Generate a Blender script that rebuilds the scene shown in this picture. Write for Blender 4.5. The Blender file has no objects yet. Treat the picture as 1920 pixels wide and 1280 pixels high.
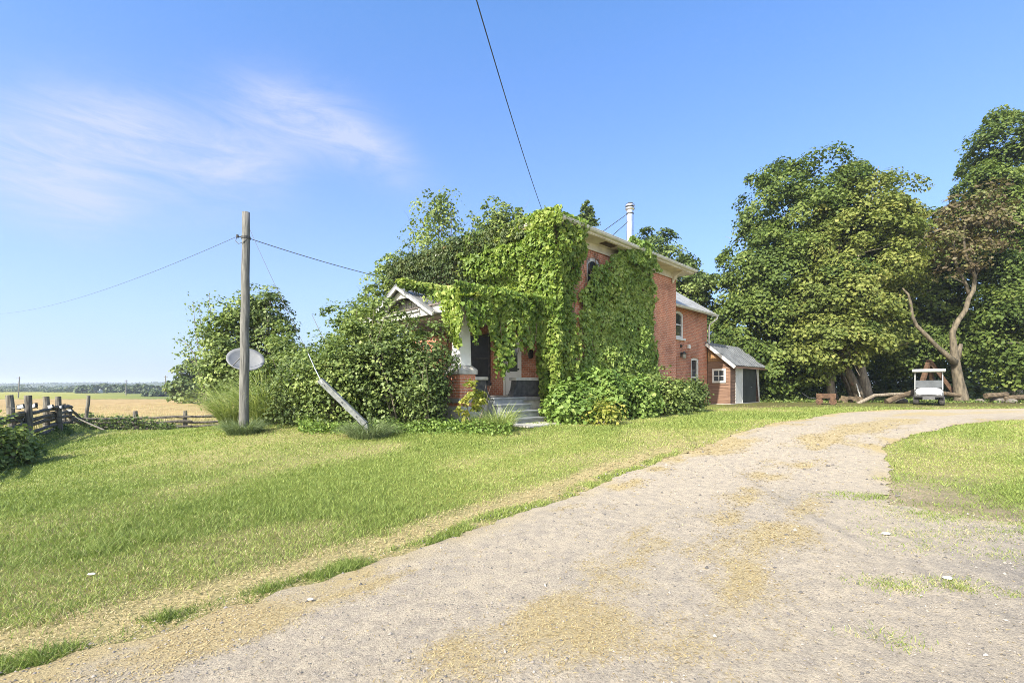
import bpy, bmesh, math, random
import numpy as np
from mathutils import Vector, Matrix
R = math.radians
scene = bpy.context.scene
COL = scene.collection
F = 870.0; HZ = 722.0; CZ = 1.05           # focal length (px), horizon row, camera height
UP = np.array([0., 0., 1.])

# ---------------------------------------------------------------- noise
def _hash(ix, iy, s):
    a = (ix.astype(np.int64)*374761393 + iy.astype(np.int64)*668265263 + s*974711) & 0x7fffffff
    a = ((a ^ (a >> 13)) * 1274126177) & 0x7fffffff
    return ((a ^ (a >> 16)) & 0xffff) / 65535.0
def vnoise(x, y, s=0):
    x = np.asarray(x, float); y = np.asarray(y, float)
    ix = np.floor(x); iy = np.floor(y); fx = x-ix; fy = y-iy
    ux = fx*fx*(3-2*fx); uy = fy*fy*(3-2*fy)
    a = _hash(ix, iy, s); b = _hash(ix+1, iy, s); c = _hash(ix, iy+1, s); d = _hash(ix+1, iy+1, s)
    return (a*(1-ux)+b*ux)*(1-uy) + (c*(1-ux)+d*ux)*uy
def fbm(x, y, s=0, o=4):
    t = 0; a = .5; n = 0
    for i in range(o):
        t = t + a*vnoise(x*2**i+17.3*i, y*2**i-9.1*i, s+i*31); n += a; a *= .5
    return t/n
def sm(a, b, x):
    t = np.clip((np.asarray(x, float)-a)/(b-a), 0, 1)
    return t*t*(3-2*t)

# ---------------------------------------------------------------- terrain
def hgt(x, y):
    x = np.asarray(x, float); y = np.asarray(y, float)
    z = -0.5 + .45*sm(6, 14, y) + .08*sm(18, 26, y)*sm(6, 12, x)
    z = z - .62*sm(-6, -14, x)*sm(3, 9, y)
    z = z - .95*sm(17, 24, y)*sm(-6, -12, x)
    z = z - 1.0*sm(40, 150, y) - 1.0*sm(150, 400, y)
    near = sm(60, 30, y)
    z = z + near*.05*(fbm(x*.5, y*.5, 3, 3)-.5)
    return z
def H(x, y): return float(hgt(x, y))
def at(px, py, D0=None):
    """ground point seen at photo pixel"""
    a = (px-960)/F; b = (HZ-py)/F; D = 1.5
    while D < 600:
        if CZ+b*D < H(a*D, D): break
        D += .05 if D < 40 else .5
    return Vector((a*D, D, H(a*D, D)))
def pt(px, py, D): return Vector(((px-960)/F*D, D, CZ+(HZ-py)/F*D))

LEFT = [(-14,-7),(-8,-2.6),(-4.6,.9),(-2.75,2.42),(-2.25,2.83),(-1.95,3.18),(-1.5,3.65),(-1.08,4.15),(-.45,4.88),(1.1,6.8),(2.95,8.85),(6.0,11.9),(9.4,15.0),(12.6,18.0),(16.2,20.2),(23,21.2),(45,22.5)]
RIGHT = [(45,19),(30,17.5),(20,15.6),(16,14.6),(12.3,12.9),(9.8,11.3),(7.7,9.7),(6.7,8.2),(5.8,7.1),(4.85,6.0),(5.4,5.3),(7,4.6),(12,3.5),(20,2.2),(30,1),(30,-6.5)]
def seg_dist(x, y, line, closed=False):
    x = np.asarray(x, float); y = np.asarray(y, float)
    d = np.full(x.shape, 1e9)
    L = list(line)+([line[0]] if closed else [])
    for (x0, y0), (x1, y1) in zip(L[:-1], L[1:]):
        dx, dy = x1-x0, y1-y0
        t = np.clip(((x-x0)*dx+(y-y0)*dy)/(dx*dx+dy*dy), 0, 1)
        d = np.minimum(d, np.hypot(x-x0-t*dx, y-y0-t*dy))
    return d
def inside(x, y, poly):
    c = np.zeros(np.shape(x), bool); n = len(poly)
    for i in range(n):
        x0, y0 = poly[i]; x1, y1 = poly[(i+1) % n]
        if y0 == y1: continue
        k = ((y0 > y) != (y1 > y)) & (x < (x1-x0)*(y-y0)/(y1-y0)+x0)
        c ^= k
    return c
def sdf_drive(x, y):
    d = seg_dist(x, y, LEFT+RIGHT, True)
    d = np.where(inside(x, y, LEFT+RIGHT), -d, d)
    w = np.clip(1-np.maximum(0, np.asarray(y)-14)/20, .3, 1)
    return d + w*(.2*(fbm(np.asarray(x)*1.3, np.asarray(y)*1.3, 11, 4)-.5) + .15*(fbm(np.asarray(x)*6, np.asarray(y)*6, 12, 2)-.5))
def drive_coord(x, y):
    return (x+y)*.7071, seg_dist(x, y, LEFT)
def is_island(x, y):
    return sm(3.6, 4.6, x)*sm(15.5, 14.5, y-.12*x)
def fringe(x, y, d):
    """0..1: bare tan wheel track along the left edge of the drive, with a ragged green fringe beside the gravel"""
    al, dl = drive_coord(x, y)
    left = (1-is_island(x, y))*sm(13, 8, y)
    w = d + .25*(fbm(x*.9, y*.9, 5, 3)-.5)
    track = sm(.2, .34, w)*sm(.85, .5, w)*left
    n2 = fbm(x*3.1, y*3.1, 14, 3)
    green = sm(-.06, .06, w+.2*(n2-.5))*sm(.36, .2, w+.3*(n2-.5))*left*np.maximum(sm(.24, .42, fbm(al*1.1, dl*.6, 9, 3)), sm(4.0, 2.6, al)*.75)*sm(.28, .46, n2)
    bare = left*sm(.4, .3, w)*(1-green)
    return track, green, bare
def dryness(x, y):
    al, dl = drive_coord(x, y)
    n = fbm(al*.22, dl*.75, 21, 4)*.6 + fbm(x*.45, y*.45, 22, 4)*.4
    dr = .85*sm(.42, .66, n)
    return dr
def wheel(dl):
    return np.exp(-((dl-1.05)/.36)**2)+.8*np.exp(-((dl-3.15)/.5)**2)
def straw(x, y):
    al, dl = drive_coord(x, y)
    n = .6*fbm(al*.38, dl*2.3, 41, 5)+.4*fbm(x*1.7, y*1.7, 42, 4)
    band = .35+.75*np.exp(-((dl-2.05)/.75)**2)+.35*np.exp(-((dl-.25)/.3)**2)-.5*wheel(dl)
    far = sm(7, 11, y)*.08
    return .92*sm(.43, .63, n*(.62+.5*band)+far)

# ---------------------------------------------------------------- object helpers
def tag(o, label=None, cat=None, group=None, kind=None):
    if label: o['label'] = label
    if cat: o['category'] = cat
    if group: o['group'] = group
    if kind: o['kind'] = kind
    return o
def empty(name, loc=(0, 0, 0), rz=0, label=None, cat=None, group=None):
    o = bpy.data.objects.new(name, None); COL.objects.link(o)
    o.empty_display_size = .2; o.location = loc; o.rotation_euler = (0, 0, rz)
    return tag(o, label, cat, group)
def link(name, me, mat, parent=None, loc=None, rz=0):
    o = bpy.data.objects.new(name, me); COL.objects.link(o)
    if mat is not None and not me.materials:
        for m in (mat if isinstance(mat, (list, tuple)) else [mat]): me.materials.append(m)
    if parent: o.parent = parent
    if loc is not None: o.location = loc
    if rz: o.rotation_euler = (0, 0, rz)
    return o
def copy_tree(o, parent=None):
    c = o.copy(); COL.objects.link(c); c.parent = parent
    for ch in list(o.children): copy_tree(ch, c)
    return c

class MB:
    def __init__(s): s.v = []; s.f = []; s.mi = []; s.cur = 0
    def add(s, V, Fs):
        b = len(s.v); s.v += [tuple(p) for p in V]
        s.f += [tuple(i+b for i in f) for f in Fs]; s.mi += [s.cur]*len(Fs)
        return s
    def box(s, x0, y0, z0, x1, y1, z1):
        V = [(x, y, z) for z in (z0, z1) for y in (y0, y1) for x in (x0, x1)]
        return s.add(V, [(0,2,3,1),(4,5,7,6),(0,1,5,4),(2,6,7,3),(0,4,6,2),(1,3,7,5)])
    def obox(s, c, ax, ay, az):
        c, ax, ay, az = map(Vector, (c, ax, ay, az))
        V = [c+ax*i+ay*j+az*k for k in (-1, 1) for j in (-1, 1) for i in (-1, 1)]
        return s.add(V, [(0,2,3,1),(4,5,7,6),(0,1,5,4),(2,6,7,3),(0,4,6,2),(1,3,7,5)])
    def beam(s, p, q, w, h, up=(0, 0, 1)):
        p, q = Vector(p), Vector(q); d = (q-p); L = d.length; d.normalize()
        u = Vector(up)
        if abs(d.dot(u)) > .98: u = Vector((1, 0, 0))
        a = d.cross(u).normalized(); b = a.cross(d).normalized()
        return s.obox((p+q)/2, d*L/2, a*w/2, b*h/2)
    def tube(s, pts, r, n=8, cap=True):
        pts = [Vector(p) for p in pts]
        rr = list(r) if isinstance(r, (list, tuple)) else [r]*len(pts)
        V = []; Fs = []; ref = None
        for i, p in enumerate(pts):
            d = (pts[min(i+1, len(pts)-1)]-pts[max(i-1, 0)]).normalized()
            if ref is None: ref = Vector((1, 0, 0)) if abs(d.x) < .9 else Vector((0, 1, 0))
            a = (ref-d*ref.dot(d)).normalized(); b = d.cross(a); ref = a
            V += [p+(a*math.cos(6.28319*k/n)+b*math.sin(6.28319*k/n))*rr[i] for k in range(n)]
        for i in range(len(pts)-1):
            for k in range(n):
                Fs.append((i*n+k, i*n+(k+1) % n, (i+1)*n+(k+1) % n, (i+1)*n+k))
        if cap: Fs += [tuple(range(n))[::-1], tuple(range((len(pts)-1)*n, len(pts)*n))]
        return s.add(V, Fs)
    def prism(s, poly, o, e1, e2, d):
        o, e1, e2, d = map(Vector, (o, e1, e2, d)); n = len(poly)
        V = [o+e1*a+e2*b for a, b in poly]; V += [p+d for p in V]
        return s.add(V, [tuple(range(n))[::-1], tuple(range(n, 2*n))]+[(i, (i+1) % n, n+(i+1) % n, n+i) for i in range(n)])
    def lathe(s, prof, c=(0, 0, 0), axis='z', n=20):
        V = []; Fs = []; c = Vector(c); m = len(prof)
        for r, t in prof:
            for k in range(n):
                a = 6.28319*k/n; x, y = r*math.cos(a), r*math.sin(a)
                V.append(c+Vector({'z': (x, y, t), 'x': (t, x, y), 'y': (x, t, y)}[axis]))
        for i in range(m-1):
            for k in range(n): Fs.append((i*n+k, i*n+(k+1) % n, (i+1)*n+(k+1) % n, (i+1)*n+k))
        return s.add(V, Fs)
    def sheet(s, outline, holes=()):
        bm = bmesh.new(); ed = []
        for loop in [outline]+list(holes):
            vs = [bm.verts.new(p) for p in loop]
            ed += [bm.edges.new((vs[i], vs[(i+1) % len(vs)])) for i in range(len(vs))]
        bmesh.ops.triangle_fill(bm, edges=ed, use_beauty=True)
        bm.verts.index_update()
        s.add([v.co[:] for v in bm.verts], [[v.index for v in f.verts] for f in bm.faces]); bm.free()
        return s
    def build(s, name, mat, parent=None, smooth=False, bevel=0, loc=None, rz=0):
        me = bpy.data.meshes.new(name); me.from_pydata(s.v, [], s.f); me.update()
        for m in (mat if isinstance(mat, (list, tuple)) else [mat]): me.materials.append(m)
        if any(s.mi): me.polygons.foreach_set('material_index', s.mi)
        uv = me.uv_layers.new(name='UVMap').data
        for p in me.polygons:
            n = p.normal; ax = max(range(3), key=lambda i: abs(n[i]))
            for li in p.loop_indices:
                c = me.vertices[me.loops[li].vertex_index].co
                uv[li].uv = (c.y, c.z) if ax == 0 else (c.x, c.z) if ax == 1 else (c.x, c.y)
        if smooth: me.polygons.foreach_set('use_smooth', [True]*len(me.polygons))
        o = link(name, me, None, parent, loc, rz)
        if bevel:
            b = o.modifiers.new('bevel', 'BEVEL'); b.width = bevel; b.segments = 2; b.limit_method = 'ANGLE'; b.angle_limit = R(35)
        return o

def np_mesh(name, V, tris, tint=None, quads=False):
    me = bpy.data.meshes.new(name); k = 4 if quads else 3
    V = np.ascontiguousarray(V, np.float32); tris = np.ascontiguousarray(tris, np.int32)
    me.vertices.add(len(V)); me.vertices.foreach_set('co', V.ravel())
    me.loops.add(tris.size); me.loops.foreach_set('vertex_index', tris.ravel())
    me.polygons.add(len(tris)); me.polygons.foreach_set('loop_start', np.arange(0, tris.size, k, dtype=np.int32))
    if tint is not None:
        me.attributes.new('tint', 'FLOAT', 'POINT').data.foreach_set('value', np.ascontiguousarray(tint, np.float32))
    me.update(calc_edges=True)
    return me
def norm(a): return a/np.maximum(np.linalg.norm(a, axis=1, keepdims=True), 1e-9)
def leaves(name, P, N, S, mat, rng, tint=None, down=0., asp=.8, fold=.3, parent=None, loc=None):
    n = len(P); N = norm(N); S = np.broadcast_to(np.asarray(S, float).reshape(-1, 1), (n, 1))
    T = rng.normal(size=(n, 3))*(1-down) + np.array([0, 0, -1.])*down
    T = norm(T-N*np.sum(T*N, 1, keepdims=True)); B = np.cross(N, T)
    V = np.stack([P-T*S*.45, P+B*S*asp*.5+N*S*fold*.3-T*S*.08, P+T*S*.55-N*S*fold*.15, P-B*S*asp*.5+N*S*fold*.3-T*S*.08], 1).reshape(-1, 3)
    b = (np.arange(n)*4)[:, None]
    Tr = np.concatenate([b+np.array([[0, 1, 2]]), b+np.array([[0, 2, 3]])], 1).reshape(-1, 3)
    if tint is None: tint = rng.normal(.5, .18, n)
    return link(name, np_mesh(name, V, Tr, np.repeat(np.clip(tint, 0, 1), 4)), mat, parent, loc)
def rand_unit(rng, n): return norm(rng.normal(size=(n, 3)))
def crown(name, parent, lobes, ncl, nlf, size, mat, seed, cr=.8, flat=.6, fill=.2, ragged=.14, down=.25, upb=.6, shell=.75, tsp=.14):
    """foliage of leaf sprays gathered in clumps over ellipsoid lobes (cx,cy,cz,rx,ry,rz), local to the thing's base"""
    rng = np.random.default_rng(seed)
    L = np.array(lobes, float); area = (L[:, 3]*L[:, 5]+L[:, 4]*L[:, 5]+L[:, 3]*L[:, 4])
    k = rng.choice(len(L), ncl, p=area/area.sum()); u = rand_unit(rng, ncl)
    f = rng.uniform(shell, 1.02, ncl); isf = rng.random(ncl) < fill; f[isf] = rng.uniform(.25, .7, isf.sum())
    f *= 1+ragged*np.sin(u[:, 0]*5+seed)*np.cos(u[:, 2]*6+u[:, 1]*5+seed*1.7)*1.2
    C = L[k, :3]+u*L[k, 3:]*f[:, None]
    dep = np.min([np.sum(((C-l[:3])/l[3:])**2, 1) for l in L], 0)
    keep = (dep > .42) | isf; C = C[keep]; u = u[keep]; m = len(C)
    cs = cr*rng.uniform(.55, 1.35, m); ct = rng.normal(.5, tsp, m)
    i = np.repeat(np.arange(m), rng.poisson(nlf, m)); n = len(i)
    q = rand_unit(rng, n); bias = norm(u[i]*.7+UP*upb+q*1.25)
    q = bias*(rng.uniform(.45, 1.05, (n, 1)))
    sc = cs[i][:, None]*np.array([1, 1, flat]); P = C[i]+q*sc
    P[:, 2] -= .25*cs[i]*np.sum((q[:, :2])**2, 1)
    N = bias*.55+u[i]*.3+UP*.55+rng.normal(size=(n, 3))*.45
    S = size*rng.uniform(.65, 1.3, n)
    return leaves(name, P, N, S, mat, rng, np.clip(ct[i]+rng.normal(0, .13, n), 0, 1), down, parent=parent)
def blades(name, base, hgts, width, lean, mat, rng, tint, seg=1, droop=.0, parent=None, kindstuff=False, az=None, fat=None):
    """curved grass blades; base (n,3)"""
    n = len(base); az = rng.uniform(0, 6.283, n) if az is None else az
    d = np.stack([np.cos(az), np.sin(az), np.zeros(n)], 1); fa = rng.uniform(0, 6.283, n) if fat is None else fat
    w = np.stack([np.cos(fa), np.sin(fa), np.zeros(n)], 1)*np.asarray(width).reshape(-1, 1)
    hgts = np.asarray(hgts).reshape(-1, 1); lean = np.asarray(lean).reshape(-1, 1)
    rows = []
    for j in range(seg+1):
        t = j/seg
        c = base+d*hgts*lean*(t**1.6)+UP*hgts*(t-droop*lean*t**2.4)
        rows.append(c if j == seg else np.stack([c-w*.5*(1-t*.6), c+w*.5*(1-t*.6)], 1))
    V = np.concatenate([r if r.ndim == 3 else r[:, None] for r in rows], 1); k = V.shape[1]
    T = []
    for j in range(seg-1): T += [[2*j, 2*j+1, 2*j+3], [2*j, 2*j+3, 2*j+2]]
    T += [[2*seg-2, 2*seg-1, 2*seg]]
    T = (np.arange(n)[:, None, None]*k+np.array(T)[None]).reshape(-1, 3)
    return link(name, np_mesh(name, V.reshape(-1, 3), T, np.repeat(np.clip(tint, 0, 1), k)), mat, parent)

# ---------------------------------------------------------------- materials
def newmat(name):
    m = bpy.data.materials.new(name); m.use_nodes = True; nt = m.node_tree
    return m, nt, nt.nodes['Principled BSDF'], nt.nodes['Material Output']
def N_(nt, t, **kw):
    n = nt.nodes.new(t)
    for k, v in kw.items():
        if k in n.inputs.keys(): n.inputs[k].default_value = v
        else: setattr(n, k, v)
    return n
def ramp(nt, fac, stops):
    r = nt.nodes.new('ShaderNodeValToRGB'); e = r.color_ramp.elements
    while len(e) < len(stops): e.new(.5)
    for el, (p, c) in zip(e, stops): el.position = p; el.color = (*c, 1)
    if fac is not None: nt.links.new(fac, r.inputs[0])
    return r.outputs[0]
def noise(nt, scale, detail=4, stretch=None, coord='Object', rough=.55):
    tc = nt.nodes.new('ShaderNodeTexCoord'); v = tc.outputs[coord]
    if stretch:
        mp = nt.nodes.new('ShaderNodeMapping'); mp.inputs['Scale'].default_value = stretch
        nt.links.new(v, mp.inputs[0]); v = mp.outputs[0]
    n = N_(nt, 'ShaderNodeTexNoise', Scale=scale, Detail=detail, Roughness=rough); nt.links.new(v, n.inputs['Vector'])
    return n.outputs['Fac']
def mixc(nt, f, a, b, mode='MIX'):
    m = N_(nt, 'ShaderNodeMix', data_type='RGBA', blend_type=mode)
    for s, v in ((m.inputs[0], f), (m.inputs[6], a), (m.inputs[7], b)):
        if hasattr(v, 'is_linked'): nt.links.new(v, s)
        elif isinstance(v, (int, float)): s.default_value = v
        else: s.default_value = (*v, 1)
    return m.outputs[2]
def bump(nt, bs, hsock, strength=.4, dist=.02):
    b = N_(nt, 'ShaderNodeBump', Strength=strength, Distance=dist); nt.links.new(hsock, b.inputs['Height']); nt.links.new(b.outputs[0], bs.inputs['Normal'])
def mat2(name, c1, c2, scale=6, rough=.8, metal=0., bmp=.2, stretch=None, detail=5, lo=.35, hi=.65, spec=.4):
    m, nt, bs, out = newmat(name); f = noise(nt, scale, detail, stretch)
    nt.links.new(ramp(nt, f, [(lo, c1), (hi, c2)]), bs.inputs['Base Color'])
    bs.inputs['Roughness'].default_value = rough; bs.inputs['Metallic'].default_value = metal
    bs.inputs['Specular IOR Level'].default_value = spec
    if bmp: bump(nt, bs, f, bmp, .01)
    return m
def leafmat(name, stops, trans=.32, rough=.5, tcol=1.5, spec=.3):
    m, nt, bs, out = newmat(name)
    a = N_(nt, 'ShaderNodeAttribute', attribute_name='tint'); c = ramp(nt, a.outputs['Fac'], stops)
    nt.links.new(c, bs.inputs['Base Color']); bs.inputs['Roughness'].default_value = rough; bs.inputs['Specular IOR Level'].default_value = spec
    tr = nt.nodes.new('ShaderNodeBsdfTranslucent'); nt.links.new(mixc(nt, 1., c, (tcol, tcol*1.05, tcol*.6), 'MULTIPLY'), tr.inputs['Color'])
    mx = N_(nt, 'ShaderNodeMixShader', Fac=trans); nt.links.new(bs.outputs[0], mx.inputs[1]); nt.links.new(tr.outputs[0], mx.inputs[2]); nt.links.new(mx.outputs[0], out.inputs['Surface'])
    return m
# ---------------------------------------------------------------- camera, sun, sky
cam = bpy.data.cameras.new('camera'); co = bpy.data.objects.new('camera', cam); COL.objects.link(co)
cam.sensor_width = 36; cam.lens = F/1920*36; cam.shift_y = (HZ-640)/1920; cam.clip_end = 8000; cam.clip_start = .05
co.location = (0, 0, CZ); co.rotation_euler = (R(90), 0, 0); scene.camera = co
SEL = R(39); sh = Vector((-.62, -.785)).normalized()
SUN = Vector((sh.x*math.cos(SEL), sh.y*math.cos(SEL), math.sin(SEL)))
sl = bpy.data.lights.new('sun', 'SUN'); sl.energy = 3.7; sl.angle = R(.6); sl.color = (1, .94, .82)
so = bpy.data.objects.new('sun', sl); COL.objects.link(so); so.rotation_euler = SUN.to_track_quat('Z', 'Y').to_euler()
vs = scene.view_settings; vs.view_transform = 'Standard'; vs.look = 'None'; vs.exposure = 1.35; vs.gamma = 1; vs.use_curve_mapping = False
w = bpy.data.worlds.new('World'); scene.world = w; w.use_nodes = True; nt = w.node_tree
bg = nt.nodes['Background']; bg.inputs['Strength'].default_value = .15
sky = N_(nt, 'ShaderNodeTexSky', sky_type='NISHITA', sun_disc=False, sun_elevation=SEL, sun_rotation=math.atan2(sh.x, sh.y), air_density=1.0, dust_density=.9, ozone_density=1.6)
tc = nt.nodes.new('ShaderNodeTexCoord'); sx = nt.nodes.new('ShaderNodeSeparateXYZ'); nt.links.new(tc.outputs['Generated'], sx.inputs[0])
def mth(op, a, b=None, c=None, clamp=False):
    n = N_(nt, 'ShaderNodeMath', operation=op, use_clamp=clamp)
    for i, v in enumerate((a, b, c)):
        if v is None: continue
        if hasattr(v, 'is_linked'): nt.links.new(v, n.inputs[i])
        else: n.inputs[i].default_value = v
    return n.outputs[0]
AZ = mth('ARCTAN2', sx.outputs[0], sx.outputs[1])
EL = mth('ARCSINE', sx.outputs[2])
skyc = mixc(nt, 1., sky.outputs[0], (.385, .66, .945), "MULTIPLY")
# paler, warmer band of air towards the horizon
low = mth("POWER", mth("SUBTRACT", 1., mth("ABSOLUTE", sx.outputs[2]), clamp=True), 2.5)
skyc = mixc(nt, mth("MULTIPLY", low, .93), skyc, (1.80, 2.06, 2.52))
tt = mth('DIVIDE', mth('ABSOLUTE', sx.outputs[2]), .62, clamp=True)
skyc = mixc(nt, mth('MULTIPLY', mth('MULTIPLY', tt, mth('SUBTRACT', 1., tt)), 4.), skyc, mixc(nt, 1., skyc, (.90, .88, .945), 'MULTIPLY'))
cv = N_(nt, 'ShaderNodeCombineXYZ'); nt.links.new(AZ, cv.inputs[0]); nt.links.new(EL, cv.inputs[1])
mp = N_(nt, 'ShaderNodeMapping'); mp.inputs['Rotation'].default_value = (0, 0, R(24)); mp.inputs['Scale'].default_value = (2.2, 9, 1); nt.links.new(cv.outputs[0], mp.inputs[0])
cn = N_(nt, 'ShaderNodeTexNoise', Scale=2.6, Detail=10, Roughness=.68, Distortion=.7); nt.links.new(mp.outputs[0], cn.inputs['Vector'])
cnz = cn.outputs['Fac']
def pxdir(px, py):
    a = math.atan((px-960)/F); return a, math.atan((HZ-py)/F*math.cos(a))
def streak(px, py, qx, qy, wid, amp, skew=0):
    """soft elongated cirrus patch lying along a direction of the sky"""
    (a0, e0), (a1, e1) = pxdir(px, py), pxdir(qx, qy)
    ca, ce = (a0+a1)/2, (e0+e1)/2; L = math.hypot(a1-a0, e1-e0)/2; th = math.atan2(e1-e0, a1-a0)
    da, de = mth('SUBTRACT', AZ, ca), mth('SUBTRACT', EL, ce)
    u = mth('MULTIPLY_ADD', da, math.cos(th)/L, mth('MULTIPLY', de, math.sin(th)/L))
    v = mth('MULTIPLY_ADD', da, -math.sin(th)/wid, mth('MULTIPLY', de, math.cos(th)/wid))
    if skew: v = mth('ADD', v, mth('MULTIPLY', mth('MULTIPLY', u, u), skew))
    r = mth('ADD', mth('POWER', mth('MULTIPLY', u, u), 1.4), mth('MULTIPLY', v, v))
    return mth('MULTIPLY', mth('EXPONENT', mth('MULTIPLY', r, -1.)), amp)
cl = None
for a in ((430, 150, 768, 292, .048, 1.35, .5), (60, 205, 330, 222, .03, .6, 0), (150, 265, 330, 275, .03, .35, 0), (290, 285, 560, 298, .045, .75, 0), (-80, 290, 230, 385, .06, 1.1, 0), (60, 280, 520, 340, .085, .55, 0), (-100, 220, 300, 240, .06, .4, 0)):
    s_ = streak(*a); cl = s_ if cl is None else mth('ADD', cl, s_)
cl = mth('MULTIPLY', cl, mth('MULTIPLY_ADD', cnz, 2.4, -.55, clamp=True), clamp=True)
skyc = mixc(nt, mth('MULTIPLY', cl, .72), skyc, (1.95, 2.1, 2.58))
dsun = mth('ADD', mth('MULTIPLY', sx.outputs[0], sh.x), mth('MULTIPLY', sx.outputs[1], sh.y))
fill_glow = mth('SMOOTH_MAX', mth('MULTIPLY', mth('SUBTRACT', dsun, .12), 2.6), 0., .05)   # fill added to the sky round the sun, behind the camera, for shaded walls
skyc = mixc(nt, mth('MULTIPLY', fill_glow, .5, clamp=True), skyc, (8.2, 7.8, 7.2))
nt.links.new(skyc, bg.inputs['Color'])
scene.cycles.use_denoising = True; scene.cycles.denoising_input_passes = 'RGB_ALBEDO_NORMAL'; scene.cycles.denoising_prefilter = 'NONE'; scene.cycles.filter_width = .9; scene.cycles.max_bounces = 8; scene.cycles.transmission_bounces = 6; scene.cycles.diffuse_bounces = 4; scene.cycles.sample_clamp_indirect = 4

# ---------------------------------------------------------------- ground sheet
def lines(segs):
    out = [segs[0][0]]
    for a, b, st in segs:
        n = max(1, round((b-a)/st)); out += [a+(b-a)*i/n for i in range(1, n+1)]
    return np.array(out)
def grow(a, b, n): return [(float(v)) for v in np.geomspace(a, b, n)]
gx = np.array([-x for x in grow(60, 2900, 18)][::-1] + list(lines([(-45, -24, .8), (-24, -9, .2), (-9, 9, .1), (9, 26, .3), (26, 50, .8)])) + grow(60, 2900, 18))
gy = np.array([-2900, -800, -200, -60, -20, -8, -3, 0] + list(lines([(.8, 9, .1), (9, 16, .16), (16, 30, .3), (30, 60, 1.2)])) + grow(66, 2900, 30))
def grid(gx, gy):
    X, Y = np.meshgrid(gx, gy); X, Y = X.ravel(), Y.ravel(); nx, ny = len(gx), len(gy)
    i = (np.arange(ny-1)[:, None]*nx+np.arange(nx-1)[None]).ravel()
    return X, Y, np.stack([i, i+1, i+nx+1, i+nx], 1)
def lerp(a, b, t): return a*(1-t[:, None])+b*t[:, None]
GREEN = np.array([.19, .235, .058]); LIME = np.array([.27, .29, .085]); TAN = np.array([.36, .30, .165]); DIRT = np.array([.34, .28, .20])
def ground_col(x, y):
    d = sdf_drive(x, y); dr = dryness(x, y)
    c = np.tile(GREEN*.9, (len(x), 1)); c = lerp(c, LIME, sm(.4, .7, fbm(x*.3, y*.3, 51, 3))*.8)
    c = lerp(c, TAN, dr*.75)
    tr, gr, bare = fringe(x, y, d)
    c = lerp(c, TAN*1.1, np.maximum(tr*.9, bare*.85)); c = lerp(c, GREEN*.9, gr*.8)
    isl = is_island(x, y); c = lerp(c, DIRT, isl*sm(1.5, .2, d+.9*(fbm(x*.8, y*.8, 61, 4)-.5))*sm(8.5, 6.5, y))
    # leaf litter under the maples, dry strip at the far edge of the drive
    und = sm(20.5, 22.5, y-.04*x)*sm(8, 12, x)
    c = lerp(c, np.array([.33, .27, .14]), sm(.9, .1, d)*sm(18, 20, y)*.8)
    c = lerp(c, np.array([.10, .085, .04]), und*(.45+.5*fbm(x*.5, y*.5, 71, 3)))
    # fields beyond the rail fence
    fld = sm(25, 28, y)*sm(-5, -8, x); n = fbm(x*.02, y*.05, 81, 4)
    c = lerp(c, np.array([.24, .23, .09]), fld); far = sm(70, 90, y)
    c = lerp(c, lerp(np.tile([.10, .15, .035], (len(x), 1)), np.array([.30, .29, .07]), sm(100, 125, y)*sm(-.72, -.95, x/np.maximum(y, 1))), far)
    c = lerp(c, np.array([.05, .08, .03]), sm(300, 380, y)*.8)
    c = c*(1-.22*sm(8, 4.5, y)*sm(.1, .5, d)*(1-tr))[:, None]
    return c*(.85+.3*n)[:, None]
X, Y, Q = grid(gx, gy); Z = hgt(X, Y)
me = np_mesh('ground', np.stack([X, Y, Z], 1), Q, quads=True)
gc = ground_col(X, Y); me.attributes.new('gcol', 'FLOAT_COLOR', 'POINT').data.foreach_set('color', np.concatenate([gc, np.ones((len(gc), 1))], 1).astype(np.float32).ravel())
me.polygons.foreach_set('use_smooth', np.ones(len(Q), bool))
m, nt, bs, out = newmat('lawn_soil'); a = N_(nt, 'ShaderNodeAttribute', attribute_name='gcol')
f1 = noise(nt, 38, 6, rough=.7); f2 = noise(nt, 5, 5)
c = mixc(nt, 1., a.outputs['Color'], ramp(nt, f1, [(.3, (.45, .48, .4)), (.7, (1.45, 1.4, 1.35))]), 'MULTIPLY')
c = mixc(nt, 1., c, ramp(nt, f2, [(.3, (.8, .85, .8)), (.7, (1.15, 1.1, 1.1))]), 'MULTIPLY')
nt.links.new(c, bs.inputs['Base Color']); bs.inputs['Roughness'].default_value = .95; bs.inputs['Specular IOR Level'].default_value = .1; bump(nt, bs, f1, .8, .03)
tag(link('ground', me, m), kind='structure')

# ---------------------------------------------------------------- gravel drive
dx = lines([(-14, -3.2, .3), (-3.2, 9, .07), (9, 18, .16), (18, 45, .4)]); dy = lines([(-6.5, 1.6, .3), (1.6, 9, .07), (9, 22.6, .13)])
X, Y, Q = grid(dx, dy); D = sdf_drive(X, Y)
Q = Q[(D[Q] < 0).any(1)]
for _ in range(3):                                      # pull the outer corners of the border cells onto the edge
    e = .03; gxn = (sdf_drive(X+e, Y)-sdf_drive(X-e, Y))/(2*e); gyn = (sdf_drive(X, Y+e)-sdf_drive(X, Y-e))/(2*e); g = np.maximum(np.hypot(gxn, gyn), .3)
    mv = np.clip(np.where(D > 0, D, 0), 0, .25)/g; X = X-gxn/g*mv*.8; Y = Y-gyn/g*mv*.8; D = sdf_drive(X, Y)
use = np.unique(Q); mp_ = np.zeros(len(X), int); mp_[use] = np.arange(len(use)); X, Y, D, Q = X[use], Y[use], D[use], mp_[Q]
st = straw(X, Y); me = np_mesh('driveway', np.stack([X, Y, hgt(X, Y)+.012], 1), Q, quads=True)
edge = sm(-.5, 0, D); isl = is_island(X, Y)*0
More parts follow.
